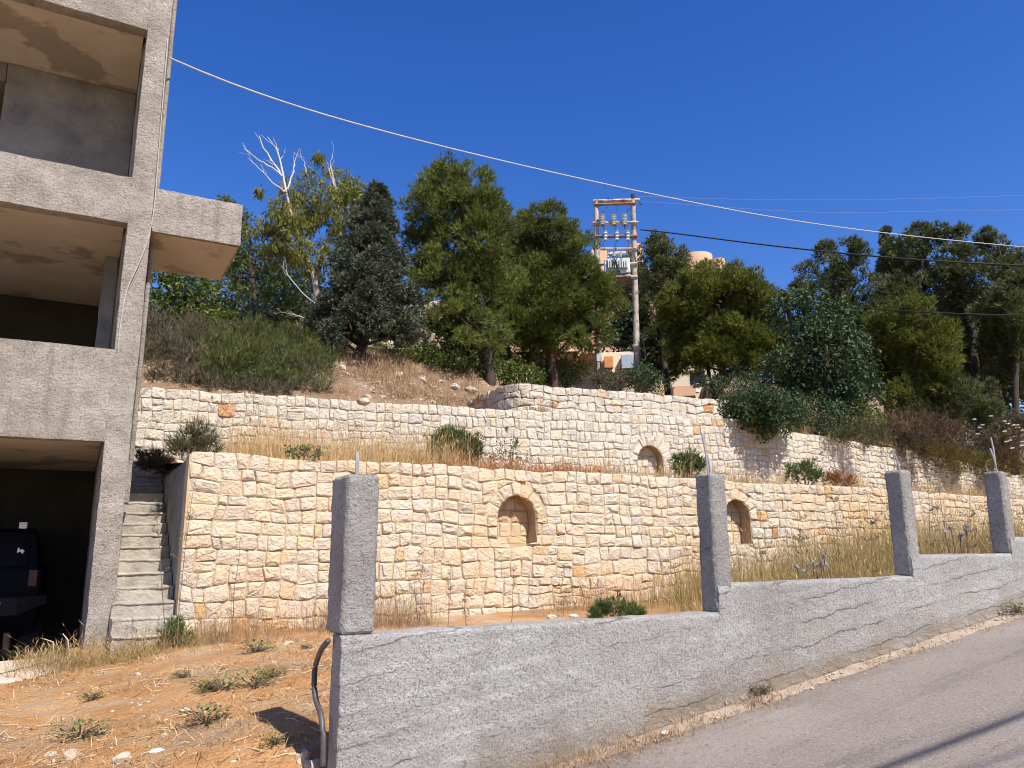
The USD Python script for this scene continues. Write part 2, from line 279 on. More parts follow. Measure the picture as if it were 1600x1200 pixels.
GREYBOX = plain('grey_meter_panel', (.30, .34, .42), .45)
REBAR = plain('grey_rebar', (.30, .29, .29), .6, .3)
PVC = mat('conduit', [(.3, (.045, .042, .045)), (.7, (.085, .08, .085))], scale=10, rough_=.45, bumps=())
CARB = plain('dark_blue_paint', (.0012, .0016, .006), .5, var=.1, spec=.08, bumps=())
CARBLK = plain('black_plastic', (.012, .012, .012), .5, bumps=())
CARGLASS = plain('car_glass', (.002, .002, .003), .35, var=.02, bumps=(), spec=.15)
BUMPER = plain('grey_bumper_steel', (.022, .021, .02), .7, spec=.15)
TYRE = plain('tyre_rubber', (.022, .021, .02), .85)
RED = plain('red_lens', (.06, .003, .002), .4, bumps=())
ROCK = mat('loose_rock', [(.3, (.32, .25, .175)), (.7, (.47, .40, .32))], scale=6, bumps=((15, .6, .02), (60, .5, .008)))
PLASTIC = plain('crumpled_plastic', (.5, .5, .52), .35, bumps=())
PAPER = plain('white_scrap', (.42, .40, .36), .7)
FLOWER = plain('white_flower', (.78, .76, .66), .7, bumps=())
BOARD = plain('bare_timber', (.30, .19, .10), .8)
THISTLE = plain('thistle_grey', (.27, .24, .185), .8, var=.3, bumps=())

# ------------------------------------------------------------------ the lie of the land
def roadz(x): return GRADE*np.clip(x, -40, 60)
def midY(x): return np.interp(x, [-3, 0.7, 14.65, 22, 30, 60], [15.5, 15.2, 14.0, 14.25, 15.0, 18.0])
def midT(x): return np.interp(x, [-3, 0.7, 7.3, 14.62, 14.64, 16, 22, 28, 60], [4.36, 4.41, 4.47, 4.67, 4.56, 4.5, 4.22, 3.86, 3.5])
def yard(x, y):
    z = .335+.15*smoothstep(x, -.3, 1.4)+.016*np.clip(x, 0, 9)+.55*smoothstep(x, 8, 15)+.06*np.clip(x-15, 0, 30)
    z = z+.05*(meshkit.fbm(np.stack([x*.6, y*.6, x*0], -1), 3, 4)-.5)
    z = z+.07*np.exp(-((x-1.9)**2/.9+(y-7.2)**2/3.))
    return z
def front(x, y):
    x, y = np.broadcast_arrays(np.asarray(x, float), np.asarray(y, float))
    w = np.where(x > 1.3, smoothstep(y, 4.12, 4.3), smoothstep(y, 3.5, 4.9))
    z = (roadz(x)-.03)*(1-w)+yard(x, y)*w
    z = np.where(y < -4.2, z-.25*smoothstep(-y, 4.2, 9)-.02*np.clip(-y-5, 0, 400), z)
    P = np.stack([x, y, x*0], -1)
    z = z+(.035*(meshkit.fbm(P*3.2, 3, 9)-.5)+.022*(meshkit.fbm(P*11, 2, 19)-.5))*(w*.9+.02)
    pit = (x < -.02)*smoothstep(y, 10.58, 10.72)
    return z*(1-pit)+(-.32)*pit
def hill(x, y):
    x, y = np.broadcast_arrays(np.asarray(x, float), np.asarray(y, float))
    my, mt = midY(x), midT(x)-.10
    d = np.maximum(y-my, 0)
    left = mt+.50*np.minimum(d, 3.8)+.30*np.clip(d-3.8, 0, 40)+.12*np.clip(d-43.8, 0, 60)+.03*np.clip(d-100, 0, 400)
    left = left-.95*smoothstep(x, 6.0, 8.3)*np.exp(-((d-1.8)/1.9)**2)*smoothstep(d, 0, .5)
    left = left-1.1*smoothstep(x, 7.0, 8.7)*np.exp(-((d-3.4)/1.5)**2)
    right = mt+.45*np.minimum(d, 3.2)+.38*np.clip(d-3.2, 0, 36)+.14*np.clip(d-39.2, 0, 60)+.03*np.clip(d-100, 0, 400)
    a = smoothstep(x, 12, 18); z = left*(1-a)+right*a
    yy = np.clip(y-16, 0, 16); mask = smoothstep(x-.4*yy, 8.92, 9.1)*(1-smoothstep(x-.8*yy, 15.9, 17.2))
    step = np.where(y < 16.15, np.minimum(mt+.1+.06*d, 4.8), 5.38+.06*np.clip(y-16.15, 0, 400))
    up = smoothstep(y, 28, 44)
    z = np.where(y < 16.15, z*(1-mask)+step*mask, z*(1-mask*(1-up))+step*mask*(1-up))
    P = np.stack([x, y, x*0], -1)
    return z+.16*(meshkit.fbm(P*.9, 3, 33)-.5)*np.clip(d*2, 0, 1)+.06*(meshkit.fbm(P*5, 2, 34)-.5)*np.clip(d*3, 0, 1)
def terrace(x, y):
    x, y = np.broadcast_arrays(np.asarray(x, float), np.asarray(y, float))
    return np.interp(x, [-3, 1, 15, 20, 32], [2.66, 2.66, 2.58, 2.5, 2.3])+.09*np.clip(y-10.9, 0, 5)+.05*(meshkit.fbm(np.stack([x, y, x*0], -1)*1.5, 2, 5)-.5)
def sheet(xs, ys, fn):
    X, Y = np.meshgrid(xs, ys, indexing='ij'); Z = fn(X, Y); n, m = X.shape
    I, J = np.meshgrid(np.arange(n-1), np.arange(m-1), indexing='ij')
    q = np.stack([I*m+J, (I+1)*m+J, (I+1)*m+J+1, I*m+J+1], -1).reshape(-1, 4)
    return np.stack([X.ravel(), Y.ravel(), Z.ravel()], 1), q
def spans(*s): return np.unique(np.round(np.concatenate([np.arange(a, b, d) for a, b, d in s]), 4))
obj('yard_ground', sheet(spans((-300, -40, 20), (-40, -4, 1.), (-4, 5, .05), (5, 20, .2), (20, 60, 2.), (60, 301, 20)),
    spans((-300, -30, 20), (-30, 2.4, .8), (2.4, 11, .05), (11, 11.4, .1)), front), SOIL, smooth=True, kind='structure')
obj('road', sheet(spans((-60, -4, 2), (-4, 14, .1), (14, 61, 1.)), spans((-3.9, 2.5, .3), (2.5, 4.06, .06)),
    lambda x, y: roadz(x)+.012*(meshkit.fbm(np.stack([x, y, x*0], -1)*1.2, 2, 3)-.5)-.03*smoothstep(y, 3.75, 4.05)-.06*smoothstep(-x, -.9, .4)*smoothstep(y, 3.1, 3.9)), ASPHALT, smooth=True, kind='structure')
obj('terrace_ground', sheet(spans((1.16, 32, .15)), spans((10.75, 16.2, .1)), lambda x, y: np.minimum(terrace(x, y), 9)), TERRM, smooth=True, kind='structure')
def hill_uv(x, d): return hill(x, midY(x)+d)
xs = spans((-300, -40, 20), (-40, -6, 2), (-6, 34, .18), (34, 80, 2), (80, 301, 20)); ds = np.concatenate([np.arange(.12, 10, .14), np.arange(10, 40, 1.), np.arange(40, 400, 20.)])
X, D = np.meshgrid(xs, ds, indexing='ij'); Y = midY(X)+D
v, q = sheet(xs, ds, lambda a, b: a*0); v[:, 1] = Y.ravel(); v[:, 2] = hill(X, Y).ravel()
obj('hillside', (v, q), HILLM, smooth=True, kind='structure')
def ground_at(u, v, lo, hi, fn):
    """first distance at which the ray of a pixel meets the ground function"""
    for D in np.arange(lo, hi, .05):
        p = atD(u, v, D)
        if p[2] <= float(fn(p[0], p[1])): return p
    return atD(u, v, hi)
def on(fn, p): return np.array([p[0], p[1], float(fn(p[0], p[1]))])

# ------------------------------------------------------------------ stone walls
def layout(L, H0, H1, sw, sh, rng, coping=.2):
    """random-coursed squared rubble: rectangles (s0, s1, z0, z1), from the top down"""
    out = []
    def cut(s0, s1, z0, z1):
        w, h = s1-s0, z1-z0
        if h > sh*1.45 or (h > sh*1.15 and rng.random() < .45 and h > w*.7):
            k = z0+h*rng.uniform(.38, .62); cut(s0, s1, z0, k); cut(s0, s1, k, z1); return
        if w > sw*1.55 or (w > sw*1.2 and rng.random() < .35):
            k = s0+w*rng.uniform(.36, .64); cut(s0, k, z0, z1); cut(k, s1, z0, z1); return
        out.append((s0, s1, z0, z1))
    z = H1; first = True
    while z > H0:
        h = coping*rng.uniform(.95, 1.1) if first else sh*rng.uniform(1.5, 2.3)
        s = 0.
        while s < L-1e-6:
            w = sw*rng.uniform(.65, 1.25) if first else sw*rng.uniform(1.1, 2.4)
            if L-s-w < sw*.6: w = L-s
            if first: out.append((s, s+w, z-h, z))
            else: cut(s, s+w, z-h, z)
            s += w
        z -= h; first = False
    return out
def stone_poly(r, rng, gap):
    s0, s1, z0, z1 = r; w, h = s1-s0, z1-z0; g = gap/2
    s0 += g; s1 -= g; z0 += g; z1 -= g
    P = []
    for (cx, cz, dx, dz) in ((s0, z0, 1, 1), (s1, z0, -1, 1), (s1, z1, -1, -1), (s0, z1, 1, -1)):
        a, b = rng.uniform(.03, .17)*w, rng.uniform(.03, .17)*h
        A, B = (cx+dx*a, cz), (cx, cz+dz*b)
        P += [B, A] if dx*dz > 0 else [A, B]
    P = np.array(P); n = len(P)
    P = P+rng.normal(0, min(w, h)*.016, P.shape)
    return P
def build_stone(P, rng, mapf, proud=(.004, .015), face=(.010, .034)):
    P = np.asarray(P); n = len(P)
    if Polygon(P).exterior.is_ccw is False: P = P[::-1]
    c = P.mean(0); d1 = rng.uniform(*proud)
    tilt = rng.normal(0, .07, 2); size = np.ptp(P, axis=0)
    def dep(Q, base): return base+(Q-c)@tilt
    r1 = c+(P-c)*rng.uniform(.80, .93, (n, 1)); r2 = c+(P-c)*rng.uniform(.38, .66, (n, 1))+rng.normal(0, .012, P.shape)
    S = np.vstack([P, P, r1, r2, c+rng.normal(0, .12, 2)*size])
    h = rng.uniform(*face)
    D = np.concatenate([np.full(n, -.04), np.maximum(d1+rng.uniform(-.008, .006, n), .003), np.maximum(d1+h*rng.uniform(.25, .8, n)+(r1-c)@tilt, .008), np.maximum(d1+h*rng.uniform(.5, 1.35, n)+(r2-c)@tilt, .01), [d1+h*rng.uniform(.6, 1.3)]])
    i = np.arange(n); j = (i+1) % n; f = []
    for a in range(3): f += [np.stack([a*n+i, a*n+j, (a+1)*n+j], 1), np.stack([a*n+i, (a+1)*n+j, (a+1)*n+i], 1)]
    f = np.vstack(f+[np.stack([3*n+i, 3*n+j, np.full(n, 4*n)], 1)])
    return mapf(S[:, 0], S[:, 1], D), f
def warp(S, seed, amp):
    S = np.asarray(S, float); p = np.stack([S[:, 0]*1.7, S[:, 1]*1.7, S[:, 0]*0+seed*3.1], 1)
    p2 = p*2.3
    return S+np.stack([meshkit.fbm(p, 2, seed)-.5, meshkit.fbm(p, 2, seed+9)-.5], 1)*amp*1.5+np.stack([meshkit.noise(p2, seed+20)-.5, meshkit.noise(p2, seed+29)-.5], 1)*amp*1.3
def arch_shape(sc, z0, zs, r, n=18):
    a = np.linspace(0, np.pi, n); return Polygon([(sc-r, z0), (sc+r, z0)]+[(sc+r*c_(t), zs+r*s_(t)) for t in a])
def stone_wall(name, label, L, zb, topf, mapf, sw, sh, mats, seed, niches=(), tintp=(.5, .22), limit=300, view=None, zmax=None, thick=.35, coping=.19, group=None, niche_depth=.24, ends=True, amp=.07):
    rng = np.random.default_rng(seed)
    W = thing(name, label, 'stone wall', group=group)
    stoneM, mortM = mats
    zt = zmax
    holes = []; vous = []
    for (sc, z0, zs, r) in niches:
        holes.append(arch_shape(sc, z0, zs, r)); 
        k = 7; angs = np.linspace(-.06, np.pi+.06, k+1)+np.r_[0, rng.normal(0, .06, k-1), 0]
        for a0, a1 in zip(angs[:-1], angs[1:]):
            R = r+rng.uniform(.13, .26); g = .008
            vous.append(np.array([(sc+q*c_(t), zs+q*s_(t)) for q, t in ((r+.004, a0+g/r), (R, a0+g/R), (R+.01, (a0+a1)/2), (R, a1-g/R), (r+.004, a1-g/r), (r, (a0+a1)/2))]))
    ringcut = [arch_shape(sc, z0, zs, r).union(Point(sc, zs).buffer(r+.185).intersection(sbox(sc-2, zs, sc+2, zs+2))) for (sc, z0, zs, r) in niches]
    polys = []
    for r in layout(L, zb, zt, sw, sh, rng, coping):
        P = warp(stone_poly(r, rng, .010), seed, amp)
        # bring the top of the layout to the top line of the wall
        P[:, 1] = P[:, 1]+(topf(P[:, 0])-zt)*np.clip((P[:, 1]-zb)/(zt-zb), 0, 1)
        P[:, 0] = np.clip(P[:, 0], .005, L-.005)
        if r[3] >= zt-1e-6: P[:, 1] = np.minimum(P[:, 1], topf(P[:, 0])+rng.uniform(-.01, .02))
        for h in ringcut:
            if h.intersects(Polygon(P)):
                d = Polygon(P).buffer(0).difference(h.buffer(.012))
                if d.geom_type != 'Polygon': d = max(getattr(d, 'geoms', [Polygon()]), key=lambda x: x.area, default=Polygon())
                P = np.array(d.simplify(.012).exterior.coords)[:-1] if d.area > .008 else None
                if P is None: break
        if P is not None and len(P) >= 4: polys.append(P)
    polys += [v for v in vous]
    # the largest in view are parts of their own, the rest one joined part
    def size_in_view(P):
        c = P.mean(0); p = mapf(c[:1], c[1:2], np.zeros(1))[0]; return Polygon(P).area/np.sum((p-EYE)**2)*(view(p) if view else 1)
    order = sorted(range(len(polys)), key=lambda i: -size_in_view(polys[i]))
    rest = MB()
    for k, i in enumerate(order):
        v, f = build_stone(polys[i], rng, mapf)
        t = np.clip(rng.normal(*tintp), 0, 1) if rng.random() > .02 else rng.uniform(.93, 1.)
        if k < limit: obj('stone', (v, f), stoneM, W, tint=np.full(len(v), t))
        else: rest.add(v, f, t)
    if rest.n: rest.build('small_stones', stoneM, W, tint=True, kind='stuff')
    # mortar core with the niches left open
    n = max(2, int(L/.3)); ss = np.linspace(0, L, n+1)
    outline = Polygon([(0, zb-.6), (L, zb-.6)]+[(s, float(topf(np.array([s]))[0])-.03) for s in ss[::-1]])
    for h in holes: outline = outline.difference(h)
    ex = trimesh.creation.extrude_polygon(outline.segmentize(.35) if hasattr(outline, 'segmentize') else outline, thick, engine='earcut')
    V = np.array(ex.vertices)
    obj('mortar_core', (mapf(V[:, 0], V[:, 1], V[:, 2]-thick), ex.faces), mortM, W)
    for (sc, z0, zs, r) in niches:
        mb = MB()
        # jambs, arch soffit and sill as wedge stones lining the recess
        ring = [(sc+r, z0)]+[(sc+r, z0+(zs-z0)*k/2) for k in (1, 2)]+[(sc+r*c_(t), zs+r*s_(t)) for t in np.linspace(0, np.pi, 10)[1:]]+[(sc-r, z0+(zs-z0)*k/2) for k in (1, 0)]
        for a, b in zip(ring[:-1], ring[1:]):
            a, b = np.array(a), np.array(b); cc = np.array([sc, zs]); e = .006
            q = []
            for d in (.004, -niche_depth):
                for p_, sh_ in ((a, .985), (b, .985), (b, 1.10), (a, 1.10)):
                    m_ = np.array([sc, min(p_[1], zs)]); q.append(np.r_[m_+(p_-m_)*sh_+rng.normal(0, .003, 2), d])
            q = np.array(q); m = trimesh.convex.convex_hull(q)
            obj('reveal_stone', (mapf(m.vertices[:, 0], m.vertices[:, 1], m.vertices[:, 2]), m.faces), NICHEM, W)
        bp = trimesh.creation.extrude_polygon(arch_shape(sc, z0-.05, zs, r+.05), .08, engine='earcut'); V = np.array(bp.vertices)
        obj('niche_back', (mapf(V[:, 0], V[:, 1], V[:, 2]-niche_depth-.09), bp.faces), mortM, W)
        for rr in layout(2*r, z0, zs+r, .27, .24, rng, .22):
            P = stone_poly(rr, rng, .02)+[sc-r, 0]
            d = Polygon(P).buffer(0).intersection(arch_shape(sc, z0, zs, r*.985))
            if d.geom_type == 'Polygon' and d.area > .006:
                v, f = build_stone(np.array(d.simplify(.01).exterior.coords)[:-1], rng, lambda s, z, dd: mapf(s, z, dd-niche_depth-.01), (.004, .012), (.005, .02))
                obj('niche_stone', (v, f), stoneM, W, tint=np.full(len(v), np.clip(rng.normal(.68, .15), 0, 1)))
    return W
def line_map(x0, y0, x1, y1):
    L = math.hypot(x1-x0, y1-y0); t = np.array([(x1-x0)/L, (y1-y0)/L]); nrm = np.array([t[1], -t[0]])
    def f(s, z, d): s, z, d = np.broadcast_arrays(s, z, d); return np.stack([x0+t[0]*s+nrm[0]*d, y0+t[1]*s+nrm[1]*d, z], 1)
    return f, L
def poly_map(pts):
    """walls that bend: arc length along a smooth line"""
    pts = np.asarray(pts, float); sl = np.r_[0, np.cumsum(np.linalg.norm(np.diff(pts, axis=0), axis=1))]
    def pos(s): return np.stack([np.interp(s, sl, pts[:, 0]), np.interp(s, sl, pts[:, 1])], -1)
    def f(s, z, d):
        s, z, d = np.broadcast_arrays(np.asarray(s, float), z, d); a, b = pos(np.clip(s-.12, 0, sl[-1])), pos(np.clip(s+.12, 0, sl[-1]))
        t = b-a; t /= np.linalg.norm(t, axis=-1, keepdims=True)+1e-9
        p = pos(s)+np.stack([t[:, 1], -t[:, 0]], 1)*d[:, None]
        return np.stack([p[:, 0], p[:, 1], z], 1)
    return f, sl[-1]

XL = 1.14
f, L = line_map(XL, 10.6, 24.0, 10.6)
lowtop = lambda s: np.interp(s, [0, 14, 19, 24], [2.76, 2.69, 2.58, 2.44])
LOWW = stone_wall('retaining_wall', 'lowest stone retaining wall, warm cream and ochre, with two arched niches', L, .3, lowtop, f, .25, .215, (STONE_LOW, MORTAR_LOW), 11,
           niches=[(5.945-XL, 1.58, 1.98, .345), (10.60-XL, 1.56, 2.02, .345)], tintp=(.42, .19), zmax=2.76, view=lambda p: 1 if p[0] < 12 else .3)
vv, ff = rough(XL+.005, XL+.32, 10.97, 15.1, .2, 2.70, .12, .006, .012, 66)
obj('return_wall', (vv, ff), INNER, LOWW, smooth=40)  # darker interior render stands in for the shade on this face
pts = np.array([(x, float(midY(x))) for x in (.42, .7, 14.65)]); f, L = poly_map(pts)
def xs_of(s): return .42+np.asarray(s)*np.cos(.083)
stone_wall('retaining_wall', 'long pale stone retaining wall of the middle terrace with two half hidden arched niches', L, 2.3, lambda s: midT(xs_of(s)), f, .205, .205, (STONE_UP, MORTAR_UP), 13,
           niches=[(6.72-.42+.02, 3.05, 3.42, .33), (11.62-.42+.04, 3.05, 3.50, .36)], tintp=(.42, .2), zmax=4.45, view=lambda p: 1 if p[0] > .3 else .01)
pts = np.array([(x, float(midY(x))) for x in (14.58, 16, 18, 20, 22, 24, 26, 28, 30, 34)]); f, L = poly_map(pts)
stone_wall('retaining_wall', 'pale stone wall on the right stepping down behind the dark overhanging shrub', L, 2.2, lambda s: midT(14.66+np.asarray(s)*.99), f, .215, .21, (STONE_UP, MORTAR_UP), 14, tintp=(.40, .18), zmax=4.45)
a = np.linspace(math.pi, 1.5*math.pi, 8); arc = [(8.95+.55+.55*c_(t), 16.0+.75+.75*s_(t)) for t in a]
pts = np.array([(8.95, 18.6), (8.95, 17.4)]+arc+[(10.5, 16.0), (12, 16.0), (16.3, 16.05)]); f, L = poly_map(pts)
stone_wall('retaining_wall', 'short top stone wall with rounded left end below the transformer poles', L, 4.3, lambda s: np.interp(s, [0, 3, L], [5.50, 5.46, 5.63]), f, .29, .235, (STONE_UP, MORTAR_UP), 15, tintp=(.52, .2), zmax=5.5)
# weep pipe ends
for (u, v, Y) in ((1190, 863, 10.56), (790, 669, 14.58)):
    p = atY(u, v, Y); mb = MB(); mb.tube([p+[0, .3, 0], p+[0, -.07, 0]], .035, 10)
    mb.build('drain_pipe', PVC, label='short dark drain pipe end in the %s' % ('lowest wall right of the second niche' if Y < 11 else 'middle wall between its two niches'), cat='pipe')

# ------------------------------------------------------------------ concrete stairs
ST = thing('concrete_stairs', 'bare concrete staircase climbing between the building and the stone wall', 'stairs')
n = 14; y0, run, z0, rise = 10.15, .32, .40, .168
for k in range(n):
    vv, ff = grid_box(.42, XL-.002, y0+k*run, y0+(k+1)*run+.03, z0+k*rise-.25, z0+(k+1)*rise, .05)
    vv = jag(vv, .004, 30, .012, 3, 170)
    S_ = obj('step', (jag(vv, .008, 18, .012, 4, 70+k), ff), STEPM, ST, smooth=40)
    vv, ff = grid_box(.425, XL-.003, y0+k*run-.014, y0+k*run+.06, z0+(k+1)*rise-.038, z0+(k+1)*rise+.006, .04, .014)
    obj('nosing', (jag(vv, .010, 18, .012, 4, 270+k), ff), STEPM, S_, smooth=40)
vv, ff = rough(.42, XL-.002, y0+n*run+.035, 15.3, 2.3, z0+n*rise+.01, .1); obj('landing', (vv, ff), STEPM, ST, smooth=40)

# ------------------------------------------------------------------ unfinished building
BF = 10.9
B = thing('concrete_building', 'unfinished grey rendered concrete building with open storeys and a dark garage', 'building')
def part(name, x0, x1, y0, y1, z0, z1, m=CONC, res=.07, amp=.006, amp2=.010, seed=1, **kw):
    v, f = rough(x0, x1, y0, y1, z0, z1, res, amp, amp2, seed); return obj(name, (v, f), m, B, smooth=40, **kw)
XB = -9.0
part('front_pillar', .165, .46, BF, BF+.42, -.45, 10.6, seed=2)
part('front_pillar', -5.0, -4.65, BF, BF+.42, -.45, 2.80, seed=3)
part('front_pillar', XB, XB+.3, BF, BF+.42, -.45, 10.6, seed=4)
part('parapet_band', XB+.3, .30, BF+.02, BF+.24, 2.87, 4.08, seed=5)
part('parapet_band', XB+.3, .30, BF+.02, BF+.24, 5.82, 6.49, seed=6)
part('parapet_band', XB+.3, .30, BF+.02, BF+.24, 8.76, 10.6, seed=7)
for z in (2.87, 5.82, 8.76):
    part('ceiling_slab', XB+.05, .14, BF+.245, 18.2, z-.004+.012, z+.26, SOFFIT, .3, .002, .004, seed=8)
part('roof_slab', XB, .44, BF+.25, 18.4, 10.3, 10.55, CONC, .3)
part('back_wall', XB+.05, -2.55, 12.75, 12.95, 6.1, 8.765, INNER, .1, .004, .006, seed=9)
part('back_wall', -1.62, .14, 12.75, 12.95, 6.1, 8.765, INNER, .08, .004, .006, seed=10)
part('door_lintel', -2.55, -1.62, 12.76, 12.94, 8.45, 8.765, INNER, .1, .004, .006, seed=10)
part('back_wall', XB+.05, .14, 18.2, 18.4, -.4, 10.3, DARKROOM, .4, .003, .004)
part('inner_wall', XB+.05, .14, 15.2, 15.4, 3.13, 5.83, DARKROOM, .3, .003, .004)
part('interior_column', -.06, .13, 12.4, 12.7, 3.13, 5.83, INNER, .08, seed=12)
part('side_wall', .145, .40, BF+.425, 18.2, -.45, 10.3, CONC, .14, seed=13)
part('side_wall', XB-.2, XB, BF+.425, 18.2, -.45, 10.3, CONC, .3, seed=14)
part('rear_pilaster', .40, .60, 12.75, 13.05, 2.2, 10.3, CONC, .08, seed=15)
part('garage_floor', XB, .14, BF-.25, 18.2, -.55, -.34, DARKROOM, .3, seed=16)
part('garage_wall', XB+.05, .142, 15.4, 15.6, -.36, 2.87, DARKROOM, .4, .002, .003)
# cantilevered box on the right
CB = part('cantilever_slab', .465, 1.63, 10.93, 12.6, 5.775, 6.41, CONC, .06, seed=17)
vv, ff = rough(.50, 1.60, 10.97, 12.56, 5.762, 5.772, .06, .001, .001, 18); obj('soffit_patch', (vv, ff), SOFFIT, CB, smooth=40)
# thin drain pipe and slack white cable down the corner
mb = MB(); mb.tube([(.51, 11.42, 2.7), (.51, 11.42, 10.4)], .03, 8); mb.build('drain_pipe', CONC, B)
cab = [atY(u, v, 10.86) for u, v in ((262, 60), (255, 150), (247, 250), (241, 330), (231, 380), (213, 420), (196, 455), (189, 500), (184, 543))]
mb = MB(); cab = np.array(cab); cq = np.linspace(0, len(cab)-1, 40); cab = np.stack([np.interp(cq, np.arange(len(cab)), cab[:, k]) for k in range(3)], 1)
for _ in range(6): cab[1:-1] = (cab[:-2]+cab[2:]+2*cab[1:-1])/4
mb.tube(cab, .005, 6); mb.build('facade_cable', WHITEW, label='thin pale cable hanging down the corner pillar of the unfinished building', cat='cable')

# ------------------------------------------------------------------ off-road car in the garage
CAR = thing('parked_car', 'dark blue off-road car with steel bumper parked inside the garage', 'car', (-1.27, 12.9, -.36))
def cbox(name, x0, x1, y0, y1, z0, z1, m, bev=.04, parent=CAR, **kw):
    b = rbox(x1-x0, y1-y0, z1-z0, bev); b.apply_translation([(x0+x1)/2, (y0+y1)/2, (z0+z1)/2]); return obj(name, b, m, parent, smooth=30, **kw)
hull = trimesh.convex.convex_hull
body = hull(np.array([(x*sx, y, z) for sx in (-1, 1) for x, y, z in ((.82, .12, .95), (.86, .16, 1.30), (.84, .14, 1.62), (.84, 2.6, 1.62), (.86, 4.2, 1.45), (.82, 4.4, 1.2), (.80, 4.35, .82), (.80, .2, .78), (.86, 2., 1.25))]))
obj('body', body, CARB, CAR, smooth=30)
cabin = hull(np.array([(x*sx, y, z) for sx in (-1, 1) for x, y, z in ((.80, .16, 1.60), (.70, .30, 2.14), (.66, .5, 2.20), (.66, 2.2, 2.20), (.78, 2.9, 1.60))])); obj('cabin', cabin, CARB, CAR, smooth=30)
w = hull(np.array([(x, y, z) for x, y, z in ((-.66, .145, 1.68), (.66, .145, 1.68), (-.58, .29, 2.10), (.58, .29, 2.10), (-.66, .19, 1.68), (.66, .19, 1.68), (-.58, .33, 2.10), (.58, .33, 2.10))]))
obj('rear_window', w, CARGLASS, CAR)
for sx in (-1, 1):
    v, f_ = meshkit.arrays(hull(np.array([(sx*.70, .115, 1.40), (sx*.80, .115, 1.40), (sx*.70, .115, 1.62), (sx*.80, .115, 1.62), (sx*.70, .16, 1.40), (sx*.84, .18, 1.40), (sx*.70, .16, 1.62), (sx*.84, .18, 1.62)])))[:2]
    obj('taillight', (v, f_), RED, CAR)
bm = hull(np.array([(x*sx, y, z) for sx in (-1, 1) for x, y, z in ((.62, -.12, 1.03), (.60, -.10, 1.26), (.95, .15, 1.16), (.94, .15, 1.27), (.62, .1, 1.0), (.6, .12, 1.27))]))
BU = obj('bumper', bm, BUMPER, CAR)
pl = MB(); pl.box(-.05, .42, -.128, -.122, 1.10, 1.21); pl.build('licence_plate', WHITEP, CAR)
tm = meshkit.text_mesh('5', .07, .003, True); tm.apply_transform(trimesh.transformations.rotation_matrix(math.pi/2, [1, 0, 0])); tm.apply_translation([.36, -.13, 1.12]); obj('plate_lettering', tm, CARBLK, CAR)
for sx in (-1, 1):
    for yy in (.85, 3.4):
        mb = MB(); prof = np.array([(.22, -.12), (.34, -.135), (.40, -.11), (.41, 0), (.40, .11), (.34, .135), (.22, .12)]); t = trimesh.creation.revolve(prof, sections=28)
        t.apply_transform(trimesh.transformations.rotation_matrix(math.pi/2, [0, 1, 0])); t.apply_translation([sx*.78, yy, .41]); mb.tm(t)
        for k in range(22):
            a_ = k*2*math.pi/22
            for side in (-1, 1):
                lug = rbox(.10, .07, .03, .005); lug.apply_translation([0, 0, .405]); lug.apply_transform(trimesh.transformations.rotation_matrix(a_+.07*side, [1, 0, 0])); lug.apply_translation([sx*.78+side*.065, yy, .41]); mb.tm(lug)
        T = mb.build('tyre', TYRE, CAR)
        rm = trimesh.creation.cylinder(.22, .16, sections=20); rm.apply_transform(trimesh.transformations.rotation_matrix(math.pi/2, [0, 1, 0])); rm.apply_translation([sx*.80, yy, .41]); obj('rim', rm, BUMPER, T)
mb = MB(); mb.tube([(.50, .28, 1.02), (.52, .42, .55)], .045, 10); mb.build('shock_absorber', plain('shock_tan', (.30, .20, .12), .5), CAR)
mb = MB(); mb.tube([(-.8, .85, .42), (.8, .85, .42)], .06, 10); mb.build('axle', CARBLK, CAR)
cbox('roof_lamp', .50, .60, .28, .34, 2.20, 2.29, WHITEP, .01)
mb = MB(); rng = np.random.default_rng(5)
P = np.array([(.0, 0), (.05, .02), (.09, -.02), (.12, .03), (.08, .07), (.05, .05), (.02, .1), (0, .06)]); st = trimesh.creation.extrude_polygon(Polygon(P), .002, engine='earcut')
st.apply_transform(trimesh.transformations.rotation_matrix(math.pi/2, [1, 0, 0])); st.apply_scale(.75); st.apply_translation([.52, .195, 1.86]); obj('window_sticker', st, WHITEP, CAR)

# ------------------------------------------------------------------ fence wall with posts along the road
FW = thing('boundary_wall', 'long rough grey concrete boundary wall with tall posts stepping up along the road', 'wall')
FY0, FY1 = 4.10, 4.265
posts = [(1.245, 1.43, 1.095, 1.94), (3.74, 4.02, 1.0, 2.045), (5.88, 6.16, 1.28, 2.16), (7.35, 7.60, 1.45, 2.21), (8.80, 9.05, 1.62, 2.36), (10.4, 10.65, 1.82, 2.6)]
segs = [(1.245, 3.887, 1.095), (3.875, 6.037, 1.282), (6.025, 7.507, 1.452), (7.495, 8.942, 1.60), (8.93, 10.522, 1.80), (10.51, 14, 2.05)]
posts = [(1.245, 1.43, 1.095, 1.94), (3.875, 4.03, 1.10, 2.045), (6.025, 6.165, 1.285, 2.16), (7.495, 7.615, 1.455, 2.21), (8.93, 9.05, 1.60, 2.36), (10.51, 10.65, 1.80, 2.6)]
